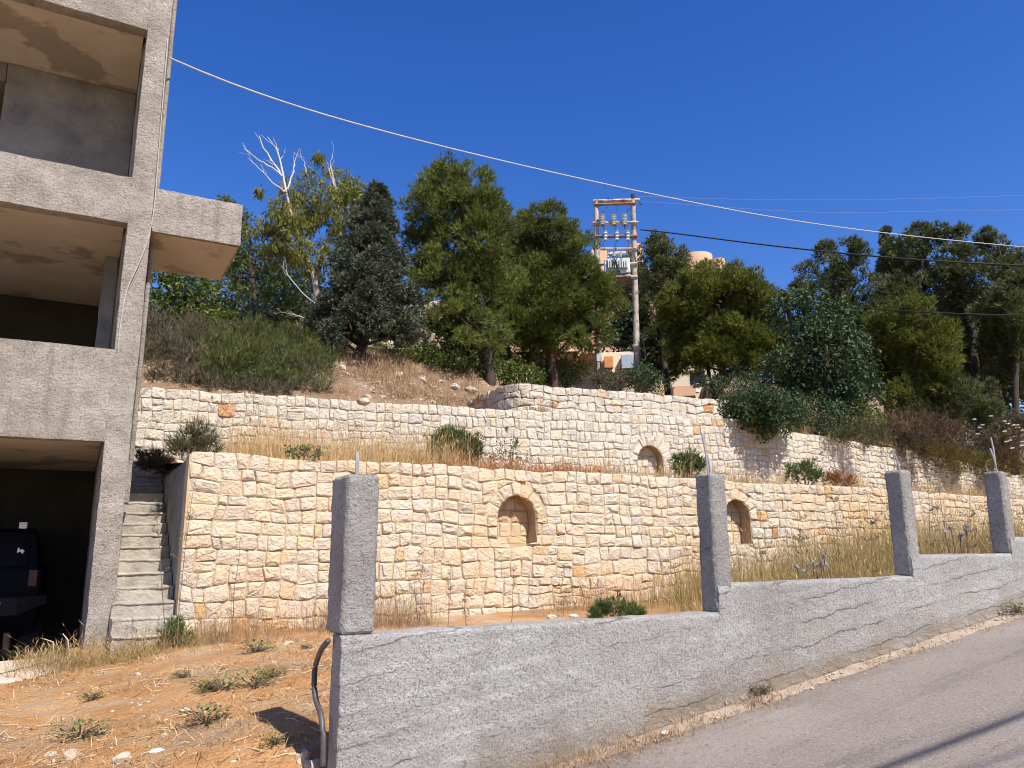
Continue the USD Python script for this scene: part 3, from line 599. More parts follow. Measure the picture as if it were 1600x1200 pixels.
def fence_disp(v):
    v = jag(v, .004, 30, .007, 4, 90)
    b = (v[:, 2]-GRADE*v[:, 0]); lay = b/.145+.35*nz(np.stack([v[:, 0]*.7, v[:, 0]*0, np.floor(b/.145)], 1), 1., 91)
    k = np.floor(lay); off = np.array([((int(q)*7919) % 13)/13.-.5 for q in k])*.016+(lay-k-.5)*.012
    frontw = np.clip(1-(v[:, 1]-FY0)/.08, 0, 1)
    keep = np.clip((nz(v, 1.3, 95)+.25)*2.5, 0, 1)
    v[:, 1] -= off*frontw*keep
    return v
for i, (x0, x1, t) in enumerate(segs):
    x0 += .012 if i else 0
    v, f_ = grid_box(x0, x1, FY0, FY1, GRADE*x0-.35, t, .022 if i < 4 else .06, .016, False)
    obj('wall_panel', (fence_disp(v), f_), FENCE, FW, smooth=50)
rng = np.random.default_rng(21)
bars = [[(-.02, .06, .13, .0)], [(.0, .1, .30, -.03), (.012, .09, .16, -.015)], [(0, .06, .17, -.05), (.02, .08, .08, .025)], [(0, .06, .22, -.045), (.03, .08, .33, .0), (.04, .1, .10, .04)], [(0, .1, .2, .02)], [(0, .1, .2, .02)]]
for i, (x0, x1, zb, t) in enumerate(posts):
    v, f_ = grid_box(x0, x1, FY0, FY0+(.30, .168, .168, .168, .168, .168)[i], zb, t, .02 if i < 4 else .05, .02)
    v = jag(v, .006, 26, .007, 5, 97+i); v[:, 1] = np.where(v[:, 1] < FY0-.008, FY0-.008, v[:, 1])
    if i:      # below the top of its own panel the post shows only its left side
        mb = MB(); mb.add(v, f_); lo = grid_box(x0, x1-.01, FY0+.010, FY0+.167, segs[i-1][2]-.06, zb+.004, .02 if i < 4 else .05, .012)
        mb.add(jag(lo[0], .003, 26, .004, 5, 97+i), lo[1]); v, f_ = mb.mesh()
    P_ = obj('post', (v, f_), POSTM, FW, smooth=50)
    for (dx, dy, h, lean) in bars[i]:
        mb = MB(); bx = (x0+x1)/2+dx; mb.tube([(bx, FY0+dy, t-.1), (bx, FY0+dy, t+.02), (bx+lean*.5, FY0+dy, t+h*.6), (bx+lean, FY0+dy+.01, t+h)], .0085 if i != 0 else .011, 6); mb.build('rebar', REBAR, P_)
# black conduit looping out behind the first post
mb = MB(); cp = np.array([atX(u, v, 1.2) for u, v in ((516, 1003), (500, 1015), (491, 1040), (489, 1070), (492, 1095), (500, 1115), (504, 1150), (506, 1200))]); cp[:, 0] = 1.205; cp[:, 1] = np.clip(cp[:, 1], 4.2, 4.6)
tt = np.linspace(0, len(cp)-1, 40); cps = np.stack([np.interp(tt, np.arange(len(cp)), cp[:, k]) for k in range(3)], 1)
for _ in range(3): cps[1:-1] = (cps[:-2]+cps[2:]+2*cps[1:-1])/4
mb.tube(cps, .0155, 8); mb.build('conduit', PVC, smooth=True, label='black plastic conduit looping out beside the first fence post', cat='pipe')

# ------------------------------------------------------------------ plants
def unit(v): return v/(np.linalg.norm(v, axis=-1, keepdims=True)+1e-9)
def clumps(lobes, rng, per=11, sub=(.38, .58)):
    """sub-clumps spread over the skin of each lobe (centre, radii)"""
    C, R, N = [], [], []
    for c, r in lobes:
        k = max(4, int(per*rng.uniform(.8, 1.2))); d = unit(rng.normal(size=(k, 3))+[0, 0, .25])
        q = rng.uniform(*sub, k)
        C.append(c+d*(r*(rng.uniform(.6, 1.08, k))[:, None])); R.append(q*np.mean(r)); N.append(d)
    return np.vstack(C), np.concatenate(R), np.vstack(N)
def tufts(C, R, N, rng, dens, blades, ln, wd, up=.5, spread=.7, flat=1.0):
    """needle tufts: thin triangles fanning out from points in each clump"""
    mb = MB(); cnt = np.maximum(6, (dens*R**2).astype(int)); idx = np.repeat(np.arange(len(R)), cnt); n = len(idx)
    d = unit(rng.normal(size=(n, 3))); p = C[idx]+d*(R[idx]*rng.uniform(.2, 1.0, n)**.6)[:, None]*[1, 1, flat]+np.array([0, 0, .12])*R[idx][:, None]
    ax = unit(d*.6+N[idx]*.5+np.array([0, 0, up])); base = rng.uniform(0, 1, len(R))[idx]*.5+rng.uniform(0, 1, n)*.5
    V, T = [], []
    for b in range(blades):
        dirv = unit(ax+rng.normal(size=(n, 3))*spread*.6); l = ln*rng.uniform(.6, 1.3, n)[:, None]
        s = unit(np.cross(dirv, rng.normal(size=(n, 3))))*wd*rng.uniform(.7, 1.3, n)[:, None]
        V.append(np.stack([p-s, p+s, p+dirv*l], 1)); T.append(np.repeat(np.clip(base+rng.normal(0, .12, n), 0, 1), 3))
    V = np.concatenate([x.reshape(-1, 3) for x in V]); T = np.concatenate(T)
    return mb.add(V, np.arange(len(V)).reshape(-1, 3), T)
def leaves(C, R, N, rng, dens, ln, wd, droop=0., flat=1., cluster=1):
    """leaf blades: folded diamonds"""
    mb = MB(); cnt = np.maximum(6, (dens*R**2).astype(int)); idx = np.repeat(np.arange(len(R)), cnt); n = len(idx)
    d = unit(rng.normal(size=(n, 3))); p = C[idx]+d*(R[idx]*rng.uniform(.2, 1.0, n)**.5)[:, None]*[1, 1, flat]
    dirv = unit(d*.7+rng.normal(size=(n, 3))*.6+np.array([0, 0, -droop])); l = ln*rng.uniform(.6, 1.35, n)[:, None]
    s = unit(np.cross(dirv, rng.normal(size=(n, 3))+np.array([0, 0, 1.2])))*wd*rng.uniform(.7, 1.3, n)[:, None]; nn = np.cross(dirv, s)
    V = np.stack([p, p+dirv*l*.45+s+nn*.25, p+dirv*l, p+dirv*l*.45-s+nn*.25], 1).reshape(-1, 3)
    k = np.arange(n)[:, None]*4; f = np.concatenate([k+[0, 1, 2], k+[0, 2, 3]]); base = rng.uniform(0, 1, len(R))[idx]*.5+rng.uniform(0, 1, n)*.5
    return mb.add(V, f, np.repeat(np.clip(base, 0, 1), 4))
def lob(px, D, rng, dd=.6, zs=1.):
    out = []
    for e in px:
        u, v, r = e[:3]; o = e[3] if len(e) > 3 else rng.uniform(-dd, dd)
        p = atD(u, v, D+o); w = r*1.14*np.dot(p-EYE, FWD)/FPX; out.append((p, np.array([w, w, w*zs])))
    return out
def bent(a, b, n, wob, rng):
    t = np.linspace(0, 1, n)[:, None]; p = a+(b-a)*t; p[1:-1] += rng.normal(0, wob, (n-2, 3)); return p
DENS = 1.3
def tree(name, label, px, D, base, trunk_px, seed, leaf, bark, kind='pine', dens=260, r0=.17, per=11, dd=.8, twin=True, group=None, cat='tree', ln=None, wd=None, extra_stems=(), limb=True, sub=(.24, .42)):
    rng = np.random.default_rng(seed)
    if base[2] is None:
        GB = ground_at(base[0], base[1], D-5, D+1, hill); GB = on(hill, GB)
        D = math.hypot(GB[0], GB[1])+.25
    L_ = lob(px, D, rng, dd)
    if twin: L_ = L_+[(c+HF*np.mean(r)*rng.uniform(.6, 1.2)+rng.normal(0, .15, 3), r*.95) for c, r in L_[::2]]
    gb = GB if base[2] is None else on(hill, atD(base[0], base[1], base[2]))
    T = thing(name, label, cat, group=group)
    tp = [gb-[0, 0, .25]]+[atD(u, v, math.hypot(*gb[:2])+(D-math.hypot(*gb[:2]))*(k+1)/len(trunk_px)) for k, (u, v) in enumerate(trunk_px)]
    tp = np.array(tp); tt = np.linspace(0, len(tp)-1, 12); tq = np.stack([np.interp(tt, np.arange(len(tp)), tp[:, k]) for k in range(3)], 1); tq[1:-1] += rng.normal(0, r0*.15, (10, 3))
    mb = MB(); mb.tube(tq, np.linspace(r0, r0*.25, 12), 8)
    for st in extra_stems:
        q = np.array([atD(u, v, D) for u, v in st]); q[0] = q[0] if st[0][1] < base[1]-8 else gb-[0, 0, .2]
        t2 = np.linspace(0, len(q)-1, 9); mb.tube(np.stack([np.interp(t2, np.arange(len(q)), q[:, k]) for k in range(3)], 1), np.linspace(r0*.75, r0*.2, 9), 7)
    mb.build('trunk', bark, T, smooth=True)
    if limb:
        mb = MB()
        for c, r in L_[:len(px)]:
            low = tq[tq[:, 2] < c[2]-.1]; a_ = low[-1] if len(low) else tq[2]
            k = len(low); a_ = tq[min(max(1, k-2), 10)]
            mb.tube(bent(a_, c, 6, .10, rng), np.linspace(r0*.33, .015, 6), 5, cap=False)
            for _ in range(3): mb.tube(bent(c, c+unit(rng.normal(size=3))*r*.8, 4, .05, rng), np.linspace(.018, .006, 4), 4, cap=False)
        mb.build('limbs', bark, T, smooth=True)
    C, R, N = clumps(L_, rng, int(per*2.1), sub); dens = dens*DENS
    if kind == 'pine': m = tufts(C, R, N, rng, dens*1.9, 7, (ln or .19)*.85, (wd or .014)*.76, .55)
    elif kind == 'spray': m = tufts(C, R, N, rng, dens, 6, ln or .11, wd or .022, .1, 1.0)
    elif kind == 'feather': m = tufts(C, R, N, rng, dens, 6, ln or .22, wd or .007, .9, .55)
    elif kind == 'droop': m = leaves(C, R, N, rng, dens, ln or .15, wd or .016, 1.1, 1.0)
    else: m = leaves(C, R, N, rng, dens, ln or .10, wd or .035, .25, .85)
    m.build('crown' if cat == 'tree' else 'foliage', leaf, T, tint=True)
    return T
tree('pine_tree', 'tallest pine left of centre with open bushy top above the rubble slope', [(690, 292, 34), (735, 287, 30), (668, 330, 32), (715, 335, 42), (757, 325, 28), (655, 385, 26), (700, 390, 46), (760, 385, 42), (660, 425, 22), (690, 445, 40), (735, 450, 46), (775, 440, 40), (680, 485, 24), (718, 497, 38), (755, 510, 38), (715, 528, 20), (742, 545, 22), (775, 538, 22)], 23.5, (768, 597, None), [(760, 540), (752, 470), (728, 380), (712, 290)], 101, PINE, BARK, per=12, dens=250)
tree('pine_tree', 'narrow dark pine with slanting trunk just behind the tallest pine', [(785, 352, 22), (812, 368, 24), (775, 400, 30), (800, 395, 30), (815, 430, 30), (785, 440, 36), (780, 480, 36), (800, 520, 36), (770, 530, 28), (815, 480, 30)], 28, (786, 592, None), [(795, 545), (800, 470), (803, 370)], 102, PINE, BARK, dens=240)
tree('pine_tree', 'spreading pine with forked reddish trunk left of the transformer poles', [(832, 352, 24), (862, 345, 22), (888, 372, 24), (818, 395, 30), (858, 395, 40), (905, 400, 26), (915, 440, 30), (940, 458, 26), (830, 450, 42), (875, 455, 44), (920, 480, 34), (962, 478, 16), (840, 505, 40), (885, 515, 38), (925, 520, 24), (800, 510, 24), (845, 532, 16), (900, 530, 16)], 24.5, (872, 598, None), [(862, 568), (866, 540), (872, 470), (865, 360)], 103, PINE, BARK_R, per=12, dens=270, extra_stems=[((865, 572), (852, 545), (838, 500), (832, 400))])
tree('pine_tree', 'upright pine directly right of the transformer poles', [(1028, 385, 16), (1008, 412, 22), (1045, 405, 22), (1062, 425, 16), (1000, 450, 28), (1040, 445, 32), (990, 490, 28), (1030, 490, 36), (1065, 480, 26), (1005, 530, 30), (1045, 530, 32), (1020, 565, 24), (1050, 568, 20)], 36, (1048, 615, 33), [(1040, 585), (1035, 500), (1028, 390)], 104, PINE_D, BARK, dens=170, ln=.24, wd=.02)
tree('pine_tree', 'broad rounded bright green pine right of the villa roof', [(1092, 450, 28), (1130, 446, 28), (1165, 455, 30), (1198, 478, 28), (1078, 478, 34), (1120, 480, 42), (1168, 495, 38), (1208, 515, 20), (1090, 525, 40), (1140, 535, 40), (1188, 545, 32), (1066, 555, 26), (1110, 565, 30), (1160, 575, 26), (1205, 555, 18)], 31, (1122, 614, 30), [(1128, 590), (1128, 520), (1130, 430)], 105, PINE_Y, BARK, per=13, dens=210, ln=.22, wd=.018, extra_stems=[((1125, 608), (1108, 585), (1095, 500))])
tree('tall_tree', 'loose airy tall pine with gaps, left one of the right hand grove', [(1290, 394, 13), (1322, 398, 20), (1343, 395, 13), (1262, 425, 15), (1308, 430, 20), (1340, 430, 20), (1253, 450, 14), (1280, 465, 24), (1320, 475, 28), (1350, 480, 24), (1300, 515, 28), (1345, 530, 26), (1325, 560, 26)], 36, (1312, 640, 33), [(1312, 560), (1315, 480), (1318, 400)], 106, PINE_D, BARK, dens=150, ln=.24, wd=.02)
tree('tall_tree', 'big feathery dark pine behind the round yellow green pine', [(1440, 368, 15), (1458, 380, 14), (1420, 392, 20), (1405, 420, 22), (1445, 415, 26), (1395, 455, 26), (1432, 460, 32), (1470, 450, 26), (1385, 495, 26), (1480, 490, 30), (1440, 510, 34), (1490, 535, 28)], 34, (1440, 655, 31.5), [(1445, 560), (1440, 460), (1440, 370)], 107, PINE_D, BARK, dens=165, ln=.24, wd=.02)
tree('tall_tree', 'tall thin topped pine with twin tips in the right hand grove', [(1486, 372, 12), (1505, 362, 9), (1490, 398, 17), (1518, 405, 16), (1500, 435, 24), (1535, 440, 22), (1515, 480, 30), (1550, 490, 28), (1530, 525, 32), (1505, 560, 30), (1555, 560, 30)], 33, (1530, 680, 31), [(1528, 600), (1515, 480), (1495, 375)], 108, PINE_D, BARK, dens=170, ln=.24, wd=.02)
tree('tall_tree', 'tall dark pine at the right edge with slender bare trunk', [(1540, 372, 11), (1553, 390, 17), (1575, 402, 14), (1560, 425, 20), (1600, 415, 20), (1590, 450, 28), (1575, 490, 30), (1625, 460, 36), (1600, 520, 34), (1570, 540, 28), (1640, 520, 40), (1610, 570, 30), (1560, 600, 24)], 30, (1580, 695, 29), [(1586, 610), (1590, 520), (1560, 385)], 109, PINE_D, BARK, dens=190, ln=.22, wd=.018, r0=.13)
tree('leafy_tree', 'dark green broad leaved tree with drooping compound leaves above the right wall', [(1238, 482, 26), (1272, 490, 30), (1310, 505, 30), (1250, 525, 32), (1292, 540, 38), (1340, 545, 28), (1228, 565, 24), (1270, 580, 36), (1318, 585, 34), (1355, 580, 22), (1362, 610, 14), (1290, 620, 34), (1335, 620, 30), (1310, 650, 28), (1250, 610, 22)], 25, (1295, 672, 24.5), [(1292, 620), (1290, 560), (1285, 490)], 110, BROAD, BARK, kind='leaf', dens=330, ln=.15, wd=.04)
tree('pine_tree', 'round yellow green pine in front of the right hand grove', [(1402, 502, 26), (1435, 500, 28), (1462, 525, 28), (1388, 535, 32), (1425, 545, 38), (1475, 560, 22), (1385, 580, 28), (1430, 590, 38), (1470, 600, 24), (1410, 622, 24), (1450, 630, 20)], 28, (1430, 668, 27.5), [(1430, 620), (1430, 560), (1425, 500)], 111, PINE_Y, BARK, dens=230, per=13, ln=.2, wd=.016)
tree('pine_tree', 'low drooping young pine with dark trunk near the white flowers at right', [(1500, 615, 22), (1530, 622, 24), (1485, 635, 16), (1515, 640, 22), (1545, 640, 16)], 28, (1527, 692, 27), [(1526, 660), (1522, 615)], 112, PINE_D, BARK, dens=220, ln=.2, wd=.016, r0=.12)
tree('dark_tree', 'dark glossy leaved tree half hidden behind the concrete building', [(255, 440, 34), (295, 455, 36), (245, 485, 26), (325, 470, 36), (285, 495, 30), (330, 510, 26), (250, 420, 24)], 23, (290, 540, 22.5), [(290, 500), (290, 450)], 113, BROAD_Y, BARK, kind='leaf', dens=330, ln=.13, wd=.035)
tree('dense_tree', 'dense olive green tree left of the white trunked gum tree', [(362, 385, 34), (400, 390, 36), (440, 410, 34), (378, 345, 16), (350, 315, 9), (372, 335, 14), (350, 420, 32), (395, 430, 40), (445, 450, 36), (470, 480, 30), (365, 470, 36), (415, 480, 40), (390, 510, 30), (450, 510, 28)], 27, (400, 540, 25), [(400, 490), (395, 420), (385, 350)], 114, EUC if False else PINE, BARK, kind='leaf', dens=330, ln=.13, wd=.028)
E1 = tree('gum_tree', 'tall gum tree with white bare upper branches and drooping yellow green leaves', [(455, 300, 18), (487, 278, 16), (497, 248, 8), (522, 282, 18), (553, 298, 20), (535, 325, 24), (478, 325, 22), (435, 322, 14), (428, 352, 22), (500, 362, 24), (548, 358, 22), (455, 380, 22), (415, 378, 20), (515, 400, 18), (492, 425, 14), (405, 300, 6), (440, 395, 20), (575, 335, 10), (470, 350, 22), (520, 345, 22), (455, 340, 18), (505, 310, 18), (535, 300, 18), (480, 400, 22), (540, 385, 18)], 22.5, (487, 530, None), [(497, 475), (490, 430), (470, 385), (455, 335), (446, 295)], 115, EUC, BARK_G, kind='droop', dens=620, ln=.17, wd=.02, dd=.9, r0=.12, limb=False, extra_stems=[((491, 440), (510, 385), (531, 330), (522, 285), (517, 262))], twin=True)
rng = np.random.default_rng(6); BB = []
def bare(pts, r, D=22.4):
    q = np.array([atD(u, v, D+.15*k) for k, (u, v) in enumerate(pts)]); t2 = np.linspace(0, len(q)-1, 10); q = np.stack([np.interp(t2, np.arange(len(q)), q[:, k]) for k in range(3)], 1); q[1:-1] += rng.normal(0, .012, (8, 3))
    mb = MB(); BB.append(mb); mb.tube(q, np.linspace(r, r*.3, 10), 6)
    for _ in range(5):
        k = rng.integers(4, 10); d = unit(q[9]-q[5]+rng.normal(0, .35, 3)*np.linalg.norm(q[9]-q[5])); mb.tube(bent(q[k], q[k]+d*rng.uniform(.2, .6), 4, .02, rng), np.linspace(r*.28, .004, 4), 4, cap=False)
for pts, r in ((((447, 300), (440, 272), (428, 255), (412, 232), (405, 212)), .04), (((441, 275), (425, 262), (405, 250), (388, 238)), .03), (((447, 298), (440, 260), (432, 232), (418, 214)), .035), (((449, 296), (458, 270), (462, 248)), .03), (((445, 300), (425, 285), (404, 262), (392, 250)), .025), (((522, 290), (515, 268), (520, 240)), .015), (((478, 270), (476, 255), (470, 245)), .012), (((497, 480), (470, 455), (450, 430), (440, 415)), .02), (((493, 500), (470, 495), (440, 488)), .018), (((492, 500), (478, 520), (462, 500)), .016)): bare(pts, r)
for mb in BB: mb.build('bare_branch', BAREW, E1, smooth=True)
# conical blue-green conifer
rng = np.random.default_rng(77); CN = []
for k in range(70):
    t = (k+.5)/70; v_ = 296+t*222; hw = (5+t**.85*72)*(.8+.4*rng.random()); a_ = k*2.4
    u_ = 591-t*24+hw*.82*c_(a_); CN.append((u_, v_+rng.uniform(-8, 8), 7+11*t**.7, -1.35*s_(a_)*t*1.05))
tree('conifer_tree', 'conical dark bluish conifer between the gum tree and the tallest pine', CN, 21, (565, 562, None), [(566, 530), (575, 430), (590, 300)], 116, CEDAR, BARK, kind='spray', dens=620, per=7, twin=False, sub=(.5, .75), ln=.10, wd=.017)
rng = np.random.default_rng(78)
tree('conifer_tree', 'thin dark conifer spire rising at the left of the right hand grove', [(1384+rng.uniform(-1, 1)*(4+t*24), 362+t*130, 6+t*9, rng.uniform(-.8, .8)) for t in np.linspace(0, 1, 26)], 39, (1384, 640, 33), [(1384, 500), (1384, 365)], 117, CEDAR, BARK, kind='spray', dens=330, per=7, twin=False, ln=.15, wd=.03)
# dark trees that close the grove behind
for k, (px, D, lab) in enumerate((([(1225, 600, 40), (1270, 560, 40), (1240, 540, 34), (1290, 610, 40), (1330, 520, 36), (1350, 590, 44)], 37, 'shaded dark tree deep behind the broad leaved tree'),
        ([(1400, 560, 44), (1450, 570, 44), (1500, 600, 44), (1420, 620, 40), (1480, 640, 30), (1470, 520, 40)], 39, 'shaded dark tree deep behind the round yellow green pine'),
        ([(1540, 580, 44), (1600, 560, 46), (1570, 630, 40), (1620, 620, 44), (1650, 560, 50), (1550, 520, 44), (1610, 490, 44)], 38, 'shaded dark tree deep behind the slender trunk at right'),
        ([(985, 520, 30), (960, 540, 24), (1010, 560, 26), (975, 490, 24), (990, 575, 22)], 35.5, 'dark bushy tree filling the gap behind the transformer poles'),
        ([(450, 500, 40), (500, 505, 36), (540, 505, 36), (420, 470, 40), (350, 490, 40), (600, 515, 30), (300, 480, 40), (480, 450, 30)], 30, 'shaded dark tree behind the gum tree trunk'),
        ([(740, 520, 36), (700, 530, 30), (770, 500, 36), (720, 480, 38), (735, 540, 26)], 29.5, 'shaded dark tree behind the trunk of the tallest pine'))):
    tree('dark_tree', lab, px, D, (px[0][0]+20, 620, D-1), [(px[0][0]+20, px[0][1]+20), (px[0][0]+15, px[0][1])], 130+k, PINE_D if k < 3 else BROAD, BARK, kind='leaf', dens=130, ln=.22, wd=.06, per=12)

def slope_lobes(px, rng):
    out = []
    for u, v, r in px:
        g = ground_at(u, v+r*.6, 14.5, 34, lambda x, y: float(hill(x, y)) if y > midY(x)+.3 else -9.); D_ = math.hypot(g[0], g[1])+.1; out += lob([(u, v, r)], D_, rng, .1)
    return out
def shrub(label, px, D, seed, leaf, kind='leaf', dens=420, ln=.07, wd=.022, name='shrub', dd=.35, fn=hill, per=12, twin=True, stems=True, cat='shrub', group=None, clampz=True):
    rng = np.random.default_rng(seed); dens = dens*1.25; L_ = [(c, r*1.22) for c, r in (lob(px, D, rng, dd) if D else slope_lobes(px, rng))]
    if twin: L_ = L_+[(c+HF*np.mean(r)*rng.uniform(.5, 1.0), r*.9) for c, r in L_]
    c0 = np.mean([c for c, r in L_], 0); b = on(fn, c0)
    T = thing(name, label, cat, group=group)
    if stems:
        mb = MB()
        for c, r in L_:
            g = b.copy(); mb.tube(bent(g-[0, 0, .05], c, 5, .03, rng), np.linspace(.02, .006, 5), 5, cap=False)
            for _ in range(4): mb.tube(bent(c, c+unit(rng.normal(size=3)+[0, 0, .5])*r, 3, .02, rng), np.linspace(.008, .003, 3), 4, cap=False)
        mb.build('stems', TWIG, T)
    C, R, N = clumps(L_, rng, per, (.4, .62))
    m = tufts(C, R, N, rng, dens, 5, ln, wd, .8, .6) if kind == 'tuft' else leaves(C, R, N, rng, dens, ln, wd, .1, .9)
    m.build('foliage', leaf, T, tint=True)
    return T
shrub('tall dry brownish brush beside the concrete building, left end of the slope', [(240, 495, 22), (275, 500, 24), (300, 520, 20), (245, 525, 24), (285, 535, 24)], None, 201, BROWNB if False else GREYB, 'tuft', 420, .16, .006)
shrub('grey dry brush directly above the left end of the middle wall', [(235, 560, 20), (270, 558, 22), (300, 570, 20), (245, 588, 15), (285, 594, 14), (320, 596, 13)], None, 202, GREYB, 'tuft', 420, .14, .006)
shrub('large soft green broom bush on the left slope', [(340, 555, 26), (370, 540, 24), (400, 545, 26), (350, 585, 24), (385, 580, 26), (330, 580, 18)], None, 203, FEATHER, 'tuft', 520, .16, .007)
shrub('green broom bush at the top of the left slope below the gum tree', [(440, 535, 18), (470, 535, 20), (500, 545, 18), (415, 540, 16), (520, 552, 12)], None, 204, FEATHER, 'tuft', 520, .16, .007)
shrub('dark blue green bush in the middle of the left slope', [(395, 600, 20), (420, 585, 22), (435, 600, 13), (380, 600, 13)], None, 205, BROAD, 'leaf', 520, .06, .018)
shrub('wispy olive bush hanging over the middle wall beside the bare soil', [(460, 590, 20), (490, 590, 20), (475, 610, 12), (500, 610, 11), (450, 608, 11)], None, 206, OLIVE, 'tuft', 380, .13, .005)
shrub('green bush at the right end of the left slope next to the conifer', [(480, 565, 18), (505, 570, 18), (460, 562, 14)], None, 207, FEATHER, 'tuft', 480, .15, .006)
shrub('grey green brush low on the left slope above the wall', [(330, 604, 13), (360, 606, 13), (390, 610, 12), (415, 612, 12), (300, 600, 12), (345, 590, 14), (440, 612, 10)], None, 261, GREYB, 'tuft', 420, .13, .006)
shrub('olive broom bush filling the middle of the left slope', [(345, 560, 20), (425, 560, 22), (450, 578, 20), (380, 560, 20), (410, 600, 18), (440, 595, 16)], None, 262, FEATHER, 'tuft', 480, .15, .006)
shrub('brown green brush at the upper left of the slope', [(320, 535, 18), (345, 530, 18), (300, 545, 18), (260, 545, 20), (240, 550, 18)], None, 263, OLIVE, 'tuft', 420, .14, .006)
shrub('low yellow green hedge right of the conifer trunk', [(590, 545, 12), (610, 545, 15), (635, 547, 16), (660, 552, 16), (680, 558, 12), (650, 540, 14)], None, 208, BROAD_Y, 'leaf', 480, .06, .02)
shrub('yellow green bush left of the conifer trunk', [(520, 535, 14), (545, 540, 14), (530, 548, 10)], None, 209, BROAD_Y, 'leaf', 420, .06, .02)
shrub('glossy citrus bush left of the tallest pine trunk', [(700, 555, 18), (725, 560, 18), (690, 572, 14), (745, 572, 14), (720, 580, 12)], None, 210, BROAD_Y, 'leaf', 440, .08, .028)
shrub('bright green citrus bush between the two dark trunks and the white railing', [(798, 572, 12), (812, 575, 10), (790, 585, 8), (806, 586, 10)], 27, 211, BROAD_Y, 'leaf', 440, .09, .03)
shrub('green bush behind the forked reddish trunk', [(845, 580, 13), (868, 576, 14), (890, 575, 14), (908, 583, 12), (850, 592, 9)], 27, 212, BROAD_Y, 'leaf', 420, .08, .028)
shrub('row of leafy green shrubs under the pines left of the rounded wall end', [(650, 560, 16), (670, 565, 16), (700, 572, 16), (735, 578, 16), (760, 582, 14), (640, 555, 14)], None, 270, BROAD_Y, 'leaf', 420, .085, .03)
shrub('leafy bushes in the shade behind the rounded wall end', [(790, 580, 16), (815, 584, 14), (835, 588, 12), (770, 582, 12)], 24.5, 271, BROAD_Y, 'leaf', 420, .085, .03)
shrub('dark leafy bushes left of the left transformer pole', [(850, 584, 15), (872, 586, 14), (888, 590, 10)], 26, 272, BROAD, 'leaf', 420, .085, .03)
shrub('dark leafy bushes between the right pole and the villa parapet', [(1010, 592, 14), (1030, 598, 12), (1000, 580, 12)], 30, 273, BROAD, 'leaf', 420, .085, .03)
shrub('pale flowering bush below the electricity boxes', [(945, 592, 11), (968, 593, 12), (988, 596, 10), (930, 592, 8)], 31, 213, OLIVE, 'leaf', 420, .09, .03)
shrub('small bush at the right pole foot', [(1003, 602, 9), (1018, 604, 8)], 31, 219, OLIVE, 'leaf', 420, .09, .03)
shrub('large dark green shrub hanging over the right wall and shading it', [(1160, 640, 20), (1190, 632, 22), (1222, 636, 22), (1245, 645, 16), (1195, 658, 18), (1218, 660, 14), (1145, 634, 12), (1175, 655, 13), (1205, 645, 22), (1180, 645, 20)], 20.2, 214, BROAD, 'leaf', 900, .065, .026, dd=.3, per=18)
shrub('shaded shrub under the rounded bright green pine', [(1145, 608, 18), (1178, 602, 20), (1125, 605, 14), (1200, 612, 16)], 25, 215, BROAD, 'leaf', 420, .07, .024)
shrub('dark shrub at the foot of the broad leaved tree', [(1275, 648, 20), (1305, 655, 20), (1295, 672, 12), (1260, 660, 12)], 22.5, 216, BROAD, 'leaf', 460, .07, .024)
shrub('bright yellow green bush right of the broad leaved tree', [(1352, 645, 14), (1368, 655, 12), (1345, 662, 12)], 23.5, 217, BROAD_Y, 'leaf', 420, .07, .02)
shrub('olive bush above the right wall below the bright yellow green one', [(1335, 672, 15), (1358, 678, 14), (1380, 684, 12), (1320, 684, 10)], 22.5, 218, OLIVE, 'tuft', 420, .12, .006)
for k, (px, D, m, lab) in enumerate((([(1395, 668, 16), (1420, 666, 16), (1408, 684, 12)], 25, BROWNB, 'brown dry brush above the right wall, leftmost of the dry clumps'), ([(1450, 668, 18), (1478, 675, 16), (1460, 690, 14)], 26, BROWNB, 'reddish brown dry brush in the middle of the right slope'),
        ([(1430, 690, 13), (1452, 700, 13)], 25, GREYB, 'grey twiggy brush above the ochre mound'), ([(1505, 688, 16), (1530, 695, 16), (1490, 700, 12)], 27, GREYB, 'greyish dry brush left of the slender trunk'), ([(1560, 700, 16), (1590, 705, 18), (1575, 720, 12)], 27, BROWNB, 'tan dry brush right of the slender trunk'), ([(1550, 665, 16), (1585, 668, 16), (1610, 675, 16)], 29, GREYB, 'grey brush among the white flowers'))):
    shrub(lab, px, D, 230+k, m, 'tuft', 380, .13, .007)
shrub('olive green bush among the brown clumps of the right slope', [(1420, 650, 16), (1445, 648, 15), (1500, 668, 14), (1480, 660, 14)], 27, 280, OLIVE, 'tuft', 420, .12, .007)
shrub('ochre mound of groundcover spilling over the right wall top', [(1455, 712, 14), (1478, 714, 16), (1500, 720, 14), (1440, 702, 10)], 25.0, 240, OCHRE, 'tuft', 700, .06, .006, stems=False, name='groundcover_mound')
shrub('yellow green groundcover mound spilling over the wall behind the fourth post', [(1520, 722, 13), (1540, 728, 14), (1505, 730, 9)], 26.5, 241, leafmat('lime_mound', (.08, .075, .015), (.14, .13, .03), (.2, .18, .05), .2, .2, .8), 'tuft', 700, .06, .006, stems=False, name='groundcover_mound')
shrub('dull ochre groundcover mound at the right edge above the wall', [(1570, 733, 13), (1595, 738, 14), (1620, 742, 14)], 28.5, 242, OCHRE, 'tuft', 700, .06, .006, stems=False, name='groundcover_mound')
